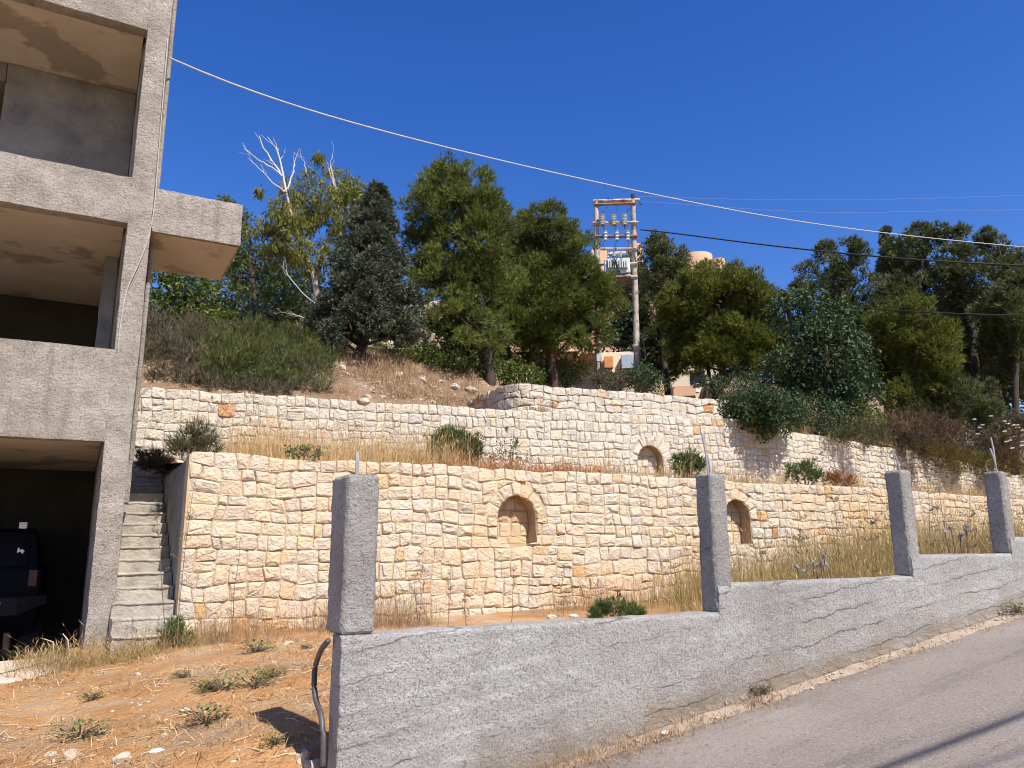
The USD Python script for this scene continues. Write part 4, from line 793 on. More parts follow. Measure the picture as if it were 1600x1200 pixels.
# plants of the middle terrace
shrub('dense fresh green bush in front of the left niche of the middle wall', [(690, 700, 15), (708, 698, 17), (728, 704, 16), (698, 688, 11), (738, 706, 11), (683, 706, 10), (715, 712, 13), (720, 690, 9)], 13.4, 250, GREENW, 'tuft', 1100, .09, .008, fn=terrace, dd=.15)
shrub('sparse olive sprig shrub right of the fresh green bush', [(780, 705, 10), (800, 700, 9), (815, 715, 9), (790, 718, 9), (770, 716, 7), (806, 690, 5)], 15.2, 251, OLIVE, 'leaf', 260, .05, .012, fn=terrace, dd=.15, twin=False)
shrub('small upright green bush beside the second fence post top', [(1060, 725, 8), (1078, 722, 10), (1092, 728, 7), (1070, 735, 8)], 15.2, 252, GREENW, 'tuft', 1000, .10, .008, fn=terrace, dd=.1)
shrub('small green bush on the terrace left of the third post', [(1242, 740, 9), (1262, 738, 10), (1276, 743, 8)], 17.4, 253, GREENW, 'tuft', 900, .10, .008, fn=terrace, dd=.1)
shrub('rusty orange dried cushion plant on the terrace', [(1300, 748, 8), (1315, 750, 8), (1328, 752, 6)], 17.8, 254, GRASS_RED, 'tuft', 900, .07, .006, fn=terrace, dd=.1)
shrub('low green creeping plant on top of the lowest wall left', [(455, 706, 7), (475, 704, 8), (495, 708, 7)], 10.9, 255, GREENW, 'leaf', 900, .035, .012, fn=terrace, dd=.05)
shrub('spiny grey green plant at the head of the stairs', [(290, 690, 14), (310, 680, 12), (300, 705, 12), (325, 700, 10), (278, 705, 9)], 12.6, 256, OLIVE, 'tuft', 420, .16, .004, fn=terrace, dd=.15)
shrub('brown fern like dry plant on the landing beside the building', [(225, 722, 9), (242, 718, 9), (255, 728, 8), (236, 732, 7)], 14.4, 257, BROWNB, 'tuft', 500, .12, .006, fn=terrace, dd=.1)
# yard shrubs
shrub('low green bush behind the fence left of the second post', [(940, 955, 9), (960, 950, 11), (980, 956, 9), (998, 960, 7), (928, 962, 6)], 7.6, 260, GREENW, 'tuft', 2600, .05, .004, fn=front, dd=.08)
shrub('green feathery tuft at the foot of the stairs', [(268, 990, 11), (278, 1000, 12), (260, 1002, 10), (288, 1004, 8), (272, 978, 8)], 9.7, 261, GREENW, 'tuft', 1500, .07, .004, fn=front, dd=.1)

# grasses: thin bent blades, one object per stand
def grass(label, pts, h, nb, seed, m, w=.006, lean=.35, heads=True, name='dry_grass', cat='grass', hvar=.35, spread=.08):
    rng = np.random.default_rng(seed); pts = np.asarray(pts); n = len(pts)*nb
    b = np.repeat(pts, nb, 0)+np.c_[rng.normal(0, spread, (n, 2)), np.zeros(n)-.02]; H = h*np.clip(rng.normal(1, hvar, n), .25, 1.8)*np.repeat(np.clip(rng.normal(.85, .3, len(pts)), .3, 1.5), nb); a = rng.uniform(0, 2*np.pi, n)
    d = np.c_[np.cos(a), np.sin(a), np.zeros(n)]*(np.abs(rng.normal(0, lean, n))*H)[:, None]
    mid = b+d*.35+np.c_[np.zeros((n, 2)), H*.6]; tip = b+d+np.c_[np.zeros((n, 2)), H*.97]
    sa = rng.uniform(0, np.pi, n); s = np.c_[np.cos(sa), np.sin(sa), np.zeros(n)]*w/2
    V = np.stack([b-s, b+s, mid-s*.8, mid+s*.8, tip], 1).reshape(-1, 3); k = np.arange(n)[:, None]*5
    f = np.concatenate([k+[0, 1, 3], k+[0, 3, 2], k+[2, 3, 4]]); t = np.clip(rng.normal(.5, .25, n), 0, 1)
    mb = MB(); mb.add(V, f, np.repeat(t, 5))
    if heads:
        j = rng.random(n) < .45; q = tip[j]; g = mid[j]; dv = (q-g); e = unit(dv); L_ = rng.uniform(.03, .07, j.sum())[:, None]; s2 = s[j]*2.2
        V = np.stack([q-e*L_*.6, q+s2, q+e*L_, q-s2], 1).reshape(-1, 3); k = np.arange(j.sum())[:, None]*4
        mb.add(V, np.concatenate([k+[0, 1, 2], k+[0, 2, 3]]), np.repeat(np.clip(t[j]+.25, 0, 1), 4))
    return mb.build(name, m, tint=True, label=label, cat=cat, kind='stuff')
def scatter(n, x0, x1, y0, y1, fn, seed, mask=None):
    rng = np.random.default_rng(seed); x = rng.uniform(x0, x1, n); y = rng.uniform(y0, y1, n)
    if mask is not None: k = mask(x, y, rng); x, y = x[k], y[k]
    return np.c_[x, y, fn(x, y)]
def patchy(thr, f=.9, seed=3): return lambda x, y, rng: meshkit.fbm(np.stack([x*f, y*f, x*0], -1), 2, seed) > thr
grass('golden dry grass on the middle terrace above the left of the lowest wall', scatter(520, 2.0, 5.6, 11.1, 14.4, terrace, 301), .50, 14, 302, GRASS_GOLD)
grass('russet dry grass strip on the terrace between the golden grass and the green bush', scatter(420, 4.6, 8.2, 11.0, 12.4, terrace, 303), .22, 14, 304, GRASS_RED)
grass('thin yellow grass along the right half of the middle terrace', scatter(900, 7.6, 24, 11.0, 14.0, terrace, 305, patchy(.44)), .32, 10, 306, GRASS_GOLD)
grass('pale green grass tips scattered along the terrace edge', scatter(160, 8, 22, 11.0, 12.2, terrace, 307, patchy(.5, .8, 8)), .26, 12, 308, GRASS_OLIVE)
grass('tall golden olive grass filling the yard behind the second and third posts', scatter(2100, 7.2, 15.5, 4.9, 10.1, front, 309, lambda x, y, r: (x > 6.7+.33*(10.1-y)) & (r.random(len(x)) < np.clip((x-6.8)/2.5, .25, 1))), .56, 13, 310, GRASS_OLIVE, w=.005, lean=.6, hvar=.55)
grass('golden straw coloured grass close behind the fence between second and fourth posts', scatter(900, 5.4, 12.5, 4.75, 7.4, front, 311, lambda x, y, r: x > 4.6+.35*(y-4.7)+.8), .36, 12, 312, GRASS_GOLD, w=.005, lean=.7, hvar=.5)
grass('pale tall straw standing before the lowest wall between the third and fourth posts', scatter(420, 9.0, 15.5, 6.0, 10.2, front, 341, patchy(.42, .9, 15)), .85, 8, 342, GRASS_GOLD, w=.0045, lean=.35, hvar=.4)
grass('rusty brown weeds along the foot of the lowest wall', scatter(330, 3.6, 9.6, 9.75, 10.45, front, 313, patchy(.54, 1.6, 5)), .38, 8, 314, WEED, w=.004, lean=.6, hvar=.5)
grass('reddish weeds heaped at the wall foot left of the first post', scatter(340, 1.3, 4.2, 9.2, 10.4, front, 315, lambda x, y, r: r.random(len(x)) < .35+.65*(meshkit.fbm(np.stack([x, y, x*0], -1), 2, 2) > .5)), .30, 9, 316, WEED, w=.004, lean=.8, hvar=.5)
def band(x, y, r): return (y > 8.75+.55*np.abs(x-.3)) & (r.random(len(x)) < .75) & (meshkit.fbm(np.stack([x*1.6, y*1.6, x*0], -1), 2, 41) > .40)
grass('olive weeds in a low tangled band before the garage corner and the stairs', scatter(420, -.45, 1.5, 8.8, 10.6, front, 317, band), .13, 14, 318, GRASS_OLIVE, w=.004, lean=1.1, hvar=.5)
grass('brown dried weeds mixed into the low band before the stairs', scatter(420, -.35, 2.2, 9.0, 10.6, front, 329, band), .17, 10, 330, WEED, w=.0035, lean=.9, hvar=.5)
grass('fine straw stubble lying over the orange soil of the yard', scatter(4600, -1.6, 3.4, 4.6, 9.3, front, 319, lambda x, y, r: meshkit.fbm(np.stack([x*1.1, y*1.1, x*0], -1), 3, 12) > .43), .05, 4, 320, STRAW, w=.005, lean=2.2, heads=False, name='straw_litter')
grass('dry brown scrub covering the bare slope above the middle wall', scatter(1500, 4.6, 9.6, 15.0, 19.5, hill, 321, patchy(.40, .8, 7)), .20, 9, 322, WEED, w=.008, lean=.6)
grass('low dry scrub on the right slope above the wall', scatter(2600, 15.5, 34, 14.4, 21, hill, 323, patchy(.36, .5, 9)), .34, 8, 324, GRASS_OLIVE, w=.010, lean=.5)
grass('dry tufts growing along the crack between road and boundary wall', scatter(120, 2.3, 4.6, 3.86, 4.05, lambda x, y: roadz(x), 325, patchy(.45, 2.2, 3)), .06, 8, 326, WEED, w=.004, lean=1.2, heads=False)
grass('dry twiggy brush tangled below the rounded end of the top wall', scatter(120, 7.0, 8.45, 15.2, 16.9, hill, 327), .16, 10, 328, WEED, w=.007, lean=.9)

grass('flattened dead grass and leaf litter along the road edge below the wall', np.vstack([scatter(130, 2.55, 3.35, 3.70, 4.02, lambda x, y: roadz(x), 331), scatter(70, 3.5, 4.3, 3.86, 4.04, lambda x, y: roadz(x), 332), scatter(60, 1.6, 2.6, 3.8, 4.04, lambda x, y: roadz(x), 333), scatter(80, 4.4, 7.5, 3.9, 4.05, lambda x, y: roadz(x), 334)]), .035, 9, 335, WEED, w=.004, lean=2.4, heads=False, name='leaf_litter')
def weed(label, p, h, seed, m, branches=10, lean=(0, 0), leafm=None, name='tall_weed', r=.006):
    rng = np.random.default_rng(seed); T = thing(name, label, 'weed', p)
    t = np.linspace(0, 1, 9)[:, None]; st = t*np.array([lean[0], lean[1], h])+np.c_[np.cumsum(rng.normal(0, .008, (9, 2)), 0), np.zeros(9)]
    mb = MB(); mb.tube(st, np.linspace(r, r*.35, 9), 5)
    lf = MB()
    for k in range(branches):
        i = rng.integers(2, 9); a = rng.uniform(0, 6.28); q = st[i]+np.array([c_(a), s_(a), rng.uniform(.2, 1.)])*rng.uniform(.06, .2)*h*.5
        mb.tube([st[i], (st[i]+q)/2+[0, 0, -.01], q], [.003, .0025, .0015], 4, cap=False)
        for _ in range(6):
            c = st[i]+(q-st[i])*rng.uniform(.2, 1.); d = unit(rng.normal(size=3)+[0, 0, -.2])*rng.uniform(.02, .05); s = unit(np.cross(d, rng.normal(size=3)))*.005
            lf.add([c, c+d*.5+s, c+d, c+d*.5-s], [[0, 1, 2], [0, 2, 3]], rng.random())
    mb.build('stem', TWIG if m is None else m, T); lf.build('leaves', leafm or WEED, T, tint=True)
    return T
p = on(front, atD(262, 1000, 9.6)); q = atD(240, 778, 9.7); weed('tall thin green topped weed in front of the stairs, left of a pair', p, q[2]-p[2], 401, None, 12, (q[0]-p[0], q[1]-p[1]), GREENW)
p = on(front, atD(277, 1000, 9.5)); q = atD(312, 748, 9.5); weed('tall thin bare weed leaning right across the left wall corner', p, q[2]-p[2], 402, None, 14, (q[0]-p[0], q[1]-p[1]), WEED)
p = on(front, atD(362, 985, 10)); q = atD(361, 840, 10); weed('slim straw stalk standing before the wall left of the first post', p, q[2]-p[2], 403, None, 8, (0, 0))
for k, (u, vb, vt, D, ub) in enumerate(((655, 960, 865, 10.2, 652), (700, 965, 885, 10., 703), (800, 950, 880, 10.6, 802), (650, 970, 900, 9.6, 640), (880, 950, 885, 11, 882), (730, 962, 915, 10, 728))):
    p = on(front, atD(u, vb, D)); q = atD(ub, vt, D); weed('upright brown weed stalk at the wall foot, %s of six' % ('second from left', 'third from left', 'fifth from left', 'leftmost', 'rightmost', 'fourth from left')[k], p, max(.3, q[2]-p[2]), 410+k, None, 16, ((q-p)[0]*.5, 0), WEED, r=.005)
for k, (u, v, vt, D) in enumerate(((1425, 768, 705, 16.5), (1455, 768, 718, 17), (1405, 900, 800, 9.6), (1310, 880, 780, 10.2), (1255, 880, 800, 10), (1480, 860, 740, 11), (1520, 860, 760, 11.5), (1450, 860, 745, 11), (1360, 870, 770, 10.5), (1545, 850, 770, 11))):
    fn = terrace if k < 2 else front; p = on(fn, atD(u, v, D)); q = atD(u+4, vt, D); weed('thin tall grey green weed %s' % ('on the terrace behind the third post top', 'on the terrace right of the third post top', 'just right of the third post', 'in the middle of the gap before the third post', 'at the left of the gap before the third post', 'centred between third and fourth posts', 'left of the fourth post', 'between third post and the thistle', 'just left of the third post', 'touching the left side of the fourth post')[k], p, max(.3, q[2]-p[2]), 420+k, OLIVE if False else None, 18, (.05, 0), OLIVE)
for k, (ub, vb, ut, vt) in enumerate(((300, 700, 352, 640), (310, 700, 362, 650))):
    p = on(terrace, atD(ub, vb, 12.6)); q = atD(ut, vt, 12.8); weed('bare dark stem leaning right above the lowest wall, %s of two' % ('longer', 'shorter')[k], p, q[2]-p[2], 440+k, None, 8, (q[0]-p[0], q[1]-p[1]), WEED)
# thistles
for k, (u, v, D, lab) in enumerate(((1275, 882, 8.6, 'grey blue thistle cluster low behind the fence before the third post'), (1492, 830, 10.2, 'grey thistle heads between third and fourth posts'))):
    rng = np.random.default_rng(450+k); c = atD(u, v, D); g = on(front, c); T = thing('thistle', lab, 'thistle')
    for j in range(7):
        mb = MB(); hd = MB(); q = c+rng.normal(0, .10, 3)*[1, 1, .7]; mb.tube(bent(g, q, 4, .02, rng), [.008, .007, .006, .005], 5)
        s = trimesh.creation.icosphere(1, rng.uniform(.014, .022)); s.apply_translation(q); hd.tm(s)
        for _ in range(34):
            d = unit(rng.normal(size=3)); hd.tube([q, q+d*.06], [.004, .001], 3, cap=False)
        S_ = mb.build('stem', TWIG, T); hd.build('flower_head', THISTLE, T)
# white umbel flowers on the right slope
rng = np.random.default_rng(460); spots = [(1522, 655), (1530, 668), (1527, 678), (1532, 690), (1540, 692), (1525, 683), (1548, 650), (1570, 658), (1575, 662), (1583, 664), (1590, 668), (1598, 672), (1569, 674), (1585, 682), (1578, 688), (1575, 692), (1582, 700), (1598, 690), (1597, 696), (1447, 660), (1572, 690), (1590, 664), (1535, 664)]
FT = thing('white_flowers', 'white flat topped wild flowers on thin stems among brush at far right', 'wild flowers')
for (u, v) in spots:
    c = atD(u, v, 27+rng.uniform(-1, .5)); g = on(hill, c); mb = MB(); mb.tube(bent(np.array([c[0], c[1], min(g[2], c[2]-.15)]), c, 4, .02, rng), .003, 4, cap=False); mb.build('stem', OLIVE, FT)
    mb = MB()
    for _ in range(14):
        s = trimesh.creation.icosphere(0, .022); s.vertices *= [1, 1, .4]; a_ = rng.uniform(0, 6.28); r_ = .05*rng.random()**.5; s.apply_translation(c+[r_*c_(a_), r_*s_(a_), rng.uniform(-.01, .01)]); mb.tm(s)
    mb.build('flower_head', FLOWER, FT)
# small green plants on the soil
def rosette(label, p, size, seed, m=GREENW, n=130, up=.8):
    size *= .95
    rng = np.random.default_rng(seed); T = thing('small_weed', label, 'weed', p); lf = MB(); st = MB()
    for k in range(n):
        a = rng.uniform(0, 6.28); r = size*rng.random()**.6; c = np.array([r*c_(a)*1.4, r*s_(a), .01+up*size*rng.random()]); d = unit(np.array([c_(a), s_(a), rng.uniform(-.1, .7)])+rng.normal(0, .3, 3))*size*rng.uniform(.16, .34); s = unit(np.cross(d, [0, 0, 1.]))*np.linalg.norm(d)*.32
        lf.add([c, c+d*.45+s+[0, 0, .004], c+d, c+d*.45-s+[0, 0, .004]], [[0, 1, 2], [0, 2, 3]], rng.random())
        if k % 4 == 0: st.tube([(0, 0, 0), c*.6+[0, 0, .01], c], [.003, .0025, .002], 4, cap=False)
    lf.build('leaves', m, T, tint=True); st.build('stems', TWIG, T)
for k, (u, v, s, lab) in enumerate(((398, 1075, .13, 'dark green leafy weed in the middle of the orange soil'), (425, 1060, .09, 'small upright green weed right of the dark leafy one'), (345, 1080, .12, 'sparse green weed left of the dark leafy one'), (322, 1130, .12, 'bushy green weed above the straw in front'), (125, 1155, .12, 'flat green weed near the lower left corner'), (142, 1095, .07, 'tiny dark green sprout below the dry weeds'), (283, 1060, .06, 'tiny grey green sprout beside the soil bank'), (400, 1020, .14, 'light green broad leaf weed at the edge of the weeds heap'), (478, 1015, .05, 'tiny green seedling left of the conduit'), (430, 1165, .06, 'small green sprout below the post shadow'), (320, 1080, .08, 'small low weed at the left of the green trio'), (1190, 1085, .07, 'olive dry tuft at the road edge below the wall'), (1590, 958, .10, 'green tuft at the road edge at far right'))):
    p = ground_at(u, v, 3, 14, front if k < 11 else (lambda x, y: roadz(x))); rosette(lab, p, s, 470+k, GREENW if k != 11 else OLIVE)

# loose stones, clods, rubble
def rock(r, rng, fl=.6):
    m = trimesh.creation.icosphere(1, 1.); v = np.array(m.vertices); v *= (1+.35*rng.normal(0, 1, len(v))[:, None]*.5); v *= np.array([1, rng.uniform(.6, 1), fl*rng.uniform(.7, 1.2)])*r
    a = rng.uniform(0, 6.28); R_ = np.array([[c_(a), -s_(a), 0], [s_(a), c_(a), 0], [0, 0, 1]]); return v@R_.T, m.faces
def pebbles(label, pts, r, seed, m, name='pebbles'):
    rng = np.random.default_rng(seed); mb = MB()
    for p in pts:
        k = trimesh.creation.icosahedron(); v = np.array(k.vertices)*(1+rng.normal(0, .2, (12, 1)))*np.array([1, rng.uniform(.6, 1), .6])*r*rng.lognormal(0, .45); a = rng.uniform(0, 6.28); v = v@np.array([[c_(a), -s_(a), 0], [s_(a), c_(a), 0], [0, 0, 1]]).T
        mb.add(v+p, k.faces, rng.random())
    mb.build(name, m, label=label, cat='pebbles', kind='stuff')
pebbles('small pale pebbles scattered over the orange yard soil', scatter(1500, -2, 4, 4.4, 10.4, front, 501), .0075, 502, ROCK)
pebbles('orange soil clods scattered over the yard', scatter(1500, -2, 6, 4.4, 10.4, front, 503, patchy(.45, 1.1, 6)), .014, 504, SOIL, 'soil_clods')
pebbles('grit and pebbles along the road edge below the boundary wall', scatter(1100, 1.6, 9, 3.55, 4.06, lambda x, y: roadz(x)-.01, 505, lambda x, y, r: (y > 3.55+.45*r.random(len(x))**.5)), .007, 506, ROCK, 'road_grit')
pebbles('limestone rubble on the bare slope above the middle wall', scatter(420, 5.0, 8.6, 15.3, 19.2, hill, 507, lambda x, y, r: meshkit.fbm(np.stack([x*.9, y*.9, x*0], -1), 2, 13) > .46), .05, 508, ROCK, 'rubble')
obj('dirt_strip', sheet(spans((1.3, 9.5, .05)), np.linspace(3.66, 4.075, 14), lambda x, y: roadz(x)-.05+.05*smoothstep(y, 3.72, 4.06)*(.35+.9*meshkit.fbm(np.stack([x*1.6, y*4, x*0], -1), 3, 44))+.012*(meshkit.fbm(np.stack([x, y, x*0], -1)*14, 2, 45)-.5)), DIRT, smooth=True, kind='structure')
rng = np.random.default_rng(510)
for k, (u, v, r, lab) in enumerate(((568, 628, .13, 'white limestone block lying on the slope just above the middle wall'), (652, 583, .12, 'pale boulder at the crest of the rubble slope'), (535, 575, .12, 'pale block at the left top of the rubble slope'), (625, 588, .16, 'broad pale rock in the middle of the rubble crest'), (710, 605, .18, 'grey rock in the shade left of the rounded wall end'), (735, 610, .2, 'large grey rock nearest the rounded wall end'), (690, 597, .12, 'grey rock at the shaded crest below the pines'))):
    p = ground_at(u, v, 14, 26, hill); vv, ff = rock(r, rng); obj('rock', (vv+p, ff), ROCK, label=lab, cat='rock')
for k, (u, v, r, lab) in enumerate(((474, 1190, .045, 'upright pale stone at the foot of the first post'), (488, 1200, .05, 'tan stone beside the upright pale one at the post foot'), (450, 1008, .05, 'whitish stone on the soil left of the first post'), (258, 1152, .03, 'ochre stone on the soil in front'), (110, 1183, .06, 'flat pale stone near the lower left corner'), (80, 1182, .04, 'small flat stone left of the flat pale one'), (290, 1112, .035, 'small pale stone on the bare soil'), (190, 1192, .06, 'long flat stone at the bottom edge'), (215, 1055, .03, 'small stone below the dry weeds'))):
    p = ground_at(u, v, 3, 14, front); vv, ff = rock(r, rng, .6 if k > 1 else 1.1); obj('loose_stone', (vv+p+[0, 0, r*.15], ff), ROCK, label=lab, cat='stone')
for k, (u, v, r, lab) in enumerate(((655, 966, .06, 'crumpled white scrap at the wall foot among brown weeds'), (862, 965, .06, 'white scrap on the soil above the fence, left of two'), (896, 964, .06, 'white scrap on the soil above the fence, right of two'), (245, 1176, .036, 'crumpled white paper scrap on the straw in front'), (368, 1194, .032, 'crumpled clear plastic scrap at the bottom edge'), (1037, 1146, .025, 'white scrap on the road edge'))):
    p = ground_at(u, v, 3, 14, front if k < 5 else (lambda x, y: roadz(x))); m = trimesh.creation.icosphere(2, r); vv = np.array(m.vertices)*[1.2, .9, .45]; vv = vv*(1+.9*(meshkit.fbm(vv*40, 2, 60+k)-.5)[:, None]); obj('litter', (vv+p+[0, 0, r*.2], m.faces), PLASTIC if k == 4 else PAPER, label=lab, cat='litter')
# dark cable lying on the forecourt, sticks at the garage lip
cp = np.array([ground_at(u, v, 7, 12, front)+[0, 0, .012] for u, v in ((-60, 1066), (0, 1056), (30, 1048), (60, 1040), (100, 1033))]); mb = MB(); mb.tube(cp, .011, 6); mb.build('ground_cable', PVC, label='dark cable lying on the pale ground before the garage', cat='cable')
for k, (pts, lab) in enumerate(((((110, 1020), (106, 1000), (98, 990)), 'pale bare stick at the right of the garage lip'), (((85, 1016), (83, 1003), (68, 998)), 'bent thin stick in front of the car tyre'))):
    p0 = np.array([atY(u, v, 10.55) for u, v in pts]); p0[0, 2] -= .05; mb = MB(); mb.tube(p0, [.008, .007, .004], 6); mb.build('dry_stick', BAREW, label=lab, cat='stick')
# straw twigs
rng = np.random.default_rng(520); mb = MB()
pt = scatter(900, -1.6, 3.2, 4.4, 9.0, front, 521, patchy(.47, 1.1, 12))
for p in pt:
    a = rng.uniform(0, 3.14); l = rng.uniform(.05, .18); d = np.array([c_(a), s_(a), rng.uniform(-.05, .12)])*l; q = p+[0, 0, .008]; mb.tube([q-d/2, q+rng.normal(0, .006, 3), q+d/2], [.0025, .003, .002], 4, cap=False, t=rng.random())
mb.build('dry_stalks', STRAW, tint=True, label='broken dry stalks strewn over the yard soil in front', cat='straw', kind='stuff')
pale = sheet(spans((-6, .1, .08)), spans((7.6, 10.57, .06)), lambda x, y: front(x, y)+.012-.05*(1-smoothstep(y+.6*meshkit.fbm(np.stack([x, y, x*0], -1)*1.4, 2, 71), 8.2+1.1*smoothstep(x, -.9, .1), 8.8+1.1*smoothstep(x, -.9, .1)))-.03*smoothstep(x, -.15, .05))
obj('forecourt', pale, GRAVEL, smooth=True, kind='structure')

# ------------------------------------------------------------------ villa behind the trees
VO = on(hill, atD(950, 600, 41)); VT = thing('villa', 'peach rendered villa with curved parapets half hidden behind the trees', 'house')
def vp(u, v, D): return atD(u, v, D)
def vbox(name, u0, u1, v0, v1, D, depth, m, parent=VT, bev=.02, down=None, **kw):
    a, b = vp(u0, v1, D), vp(u1, v0, D); ctr = vp((u0+u1)/2, (v0+v1)/2, D); w = np.linalg.norm((b-a)[:2]); h = b[2]-a[2]; z0 = a[2] if down is None else down
    dirx = (b-a)[:2]/w; m_ = rbox(w, depth, b[2]-z0, bev); m_.apply_translation([0, depth/2, 0])
    T_ = np.eye(4); T_[:2, 0] = dirx; T_[:2, 1] = [-dirx[1], dirx[0]]; T_[:3, 3] = [(a[0]+b[0])/2, (a[1]+b[1])/2, (z0+b[2])/2]; m_.apply_transform(T_)
    return obj(name, m_, m, parent, smooth=30, **kw)
gz = VO[2]-1.
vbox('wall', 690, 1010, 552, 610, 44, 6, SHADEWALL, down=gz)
vbox('wall', 1012, 1128, 540, 610, 43.4, 5, CREAM, down=gz)
vbox('upper_wall', 850, 1128, 412, 540, 44.5, 6, PEACH)
vbox('upper_wall', 925, 948, 388, 430, 44, 4, PEACH)
BAL = vbox('balcony', 720, 905, 535, 551, 41.6, 2.2, PEACH)
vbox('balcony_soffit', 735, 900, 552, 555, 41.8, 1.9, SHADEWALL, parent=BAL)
vbox('balcony', 905, 1000, 540, 553, 42.2, 2, PEACH)
# curved parapets
for (u0, u1, v0, v1, D) in ((1056, 1116, 392, 425, 43.), (1112, 1134, 402, 430, 42.6), (983, 1004, 380, 412, 43.)):
    a, b = vp(u0, v1, D), vp(u1, v0, D); w = np.linalg.norm((b-a)[:2]); ctr = (a+b)/2
    cy = trimesh.creation.cylinder(w/2, b[2]-a[2], sections=32); cy.apply_transform(np.diag([1, 1.3, 1, 1])); cy.apply_translation([0, 0, 0]); cy.apply_translation([ctr[0]+HF[0]*w/2, ctr[1]+HF[1]*w/2, (a[2]+b[2])/2]); obj('curved_parapet', cy, PEACH, VT, smooth=30)
for (u0, u1, v0, v1, D) in ((900, 934, 563, 596, 43.95), (1077, 1101, 581, 602, 43.35), (740, 775, 562, 590, 43.95)):
    W_ = vbox('window', u0, u1, v0, v1, D, .08, GLASS, bev=.004)
    vbox('window_frame', (u0+u1)/2-.8, (u0+u1)/2+.8, v0, v1, D-.04, .05, CARBLK, parent=W_, bev=.003)
a, b = vp(1050, 606, 42.6), vp(1077, 578, 42.6); sh = arch_shape(0, 0, .45, np.linalg.norm((b-a)[:2])/2); e_ = trimesh.creation.extrude_polygon(sh, .5, engine='earcut')
V_ = np.array(e_.vertices); ctr = (a+b)/2; ux = (b-a)[:2]/np.linalg.norm((b-a)[:2]); P_ = np.stack([ctr[0]+ux[0]*V_[:, 0]-ux[1]*(V_[:, 2]), ctr[1]+ux[1]*V_[:, 0]+ux[0]*(V_[:, 2]), a[2]+V_[:, 1]], 1); obj('arched_panel', (P_, e_.faces[:, ::-1] if False else e_.faces), CREAM, VT)
vbox('terrace_parapet', 1030, 1046, 601, 620, 40.5, .6, PEACH, down=None)
vbox('terrace_parapet', 1052, 1086, 601, 620, 40., .8, PEACH)
RL = vbox('railing', 806, 834, 577, 579, 40.5, .06, WHITEP, bev=.004)
for u in (808, 815, 822, 829): vbox('baluster', u, u+1.4, 579, 594, 40.52, .05, WHITEP, parent=RL, bev=.003)
vbox('baluster', 1086, 1092, 598, 614, 40, .2, WHITEP, bev=.05)
vbox('terrace_slab', 1085, 1110, 598, 600, 39.9, 1.0, WHITEP, bev=.01)
# pale rough rock face between the conifer and the tallest pine
rng = np.random.default_rng(530); W2 = thing('rubble_wall', 'rough white stone wall glimpsed between conifer and tallest pine', 'stone wall')
for k in range(120):
    u, v = rng.uniform(575, 705), rng.uniform(478, 572)
    p = atD(u, v, 28.5+rng.uniform(-.2, .2)); vv, ff = rock(rng.uniform(.15, .28), rng, 1.); obj('stone', (vv+p, ff), ROCK, W2)
cr = [atD(u, v, 29) for u, v in ((570, 500), (640, 482), (710, 476), (710, 590), (570, 590))]; 
m_ = hull(np.array([c for c in cr]+[c+HF*1.5 for c in cr])); obj('core', m_, MORTAR_UP, W2)

# ------------------------------------------------------------------ transformer station on two poles
PD = 32.; TS = thing('transformer_station', 'rusty two pole electricity transformer station rising among the pines', 'transformer')
def pz(u, v, D=PD): return atD(u, v, D)
def bar(name, u0, v0, u1, v1, r, m, D=PD, parent=TS, sides=4, **kw):
    mb = MB(); mb.tube([pz(u0, v0, D), pz(u1, v1, D)], r*1.35, sides); return mb.build(name, m, parent, **kw)
gl, gr = on(hill, pz(935, 606)), on(hill, pz(995, 608))
def pole(u0, v0, foot):
    top = pz(u0, v0); mb = MB(); n_ = 14
    for k in range(1): mb.tube([foot-[0, 0, .3], top], [.15, .11], 8)
    return mb.build('pole', GALV, TS, smooth=True)
p1 = pole(931, 314, gl); p2 = pole(989, 312, gr)
bar('crossbeam', 927, 315, 1000, 313, .075, GALV); bar('crossbeam', 928, 320, 993, 318, .05, RUST, PD-.1)
bar('crossbeam', 926, 349, 998, 348, .06, GALV, PD-.1); bar('crossbeam', 930, 370, 996, 369, .06, RUST, PD-.12); bar('crossbeam', 938, 389, 996, 389, .05, GALV, PD-.12); bar('crossbeam', 934, 413, 996, 412, .05, GALV, PD-.15); bar('crossbeam', 936, 432, 996, 433, .06, GALV, PD-.1)
for u, vt in ((941, 336), (959, 336), (976, 335)):
    mb = MB(); a_ = pz(u, 352, PD-.2); b_ = pz(u, vt, PD-.2); n_ = 9; pts_ = np.linspace(a_, b_, n_); mb.tube(pts_, [.07 if k % 2 else .15 for k in range(n_)], 10); I_ = mb.build('insulator', PORC, TS)
    a_ = pz(u+5, 375, PD-.2); b_ = pz(u+5, 360, PD-.2); mb = MB(); mb.tube(np.linspace(a_, b_, 7), [.05 if k % 2 else .095 for k in range(7)], 8); mb.build('insulator', PORC, TS)
    mb = MB(); mb.tube(bent(pz(u, 352, PD-.2), pz(u+5, 361, PD-.2), 4, .03, np.random.default_rng(int(u))), .018, 5); mb.build('jumper_wire', BLACKW, TS); mb = MB(); mb.tube(bent(pz(u+5, 375, PD-.2), pz(u+2, 392, PD-.2), 5, .04, np.random.default_rng(int(u)+1)), .012, 4); mb.build('jumper_wire', BLACKW, TS); mb = MB(); mb.tube(bent(pz(u, vt, PD-.2), pz(u+10, 318, PD-.1), 5, .06, np.random.default_rng(int(u)+2)), .012, 4); mb.build('jumper_wire', BLACKW, TS)
rng = np.random.default_rng(9)
mb = MB()
for k in range(7): mb = MB(); mb.tube(bent(pz(989+4, 350+6*k, PD), pz(998+rng.uniform(-1, 2), 349+6*k, PD), 3, .01, rng), .014, 4); mb.build('pole_step', RUST, TS)
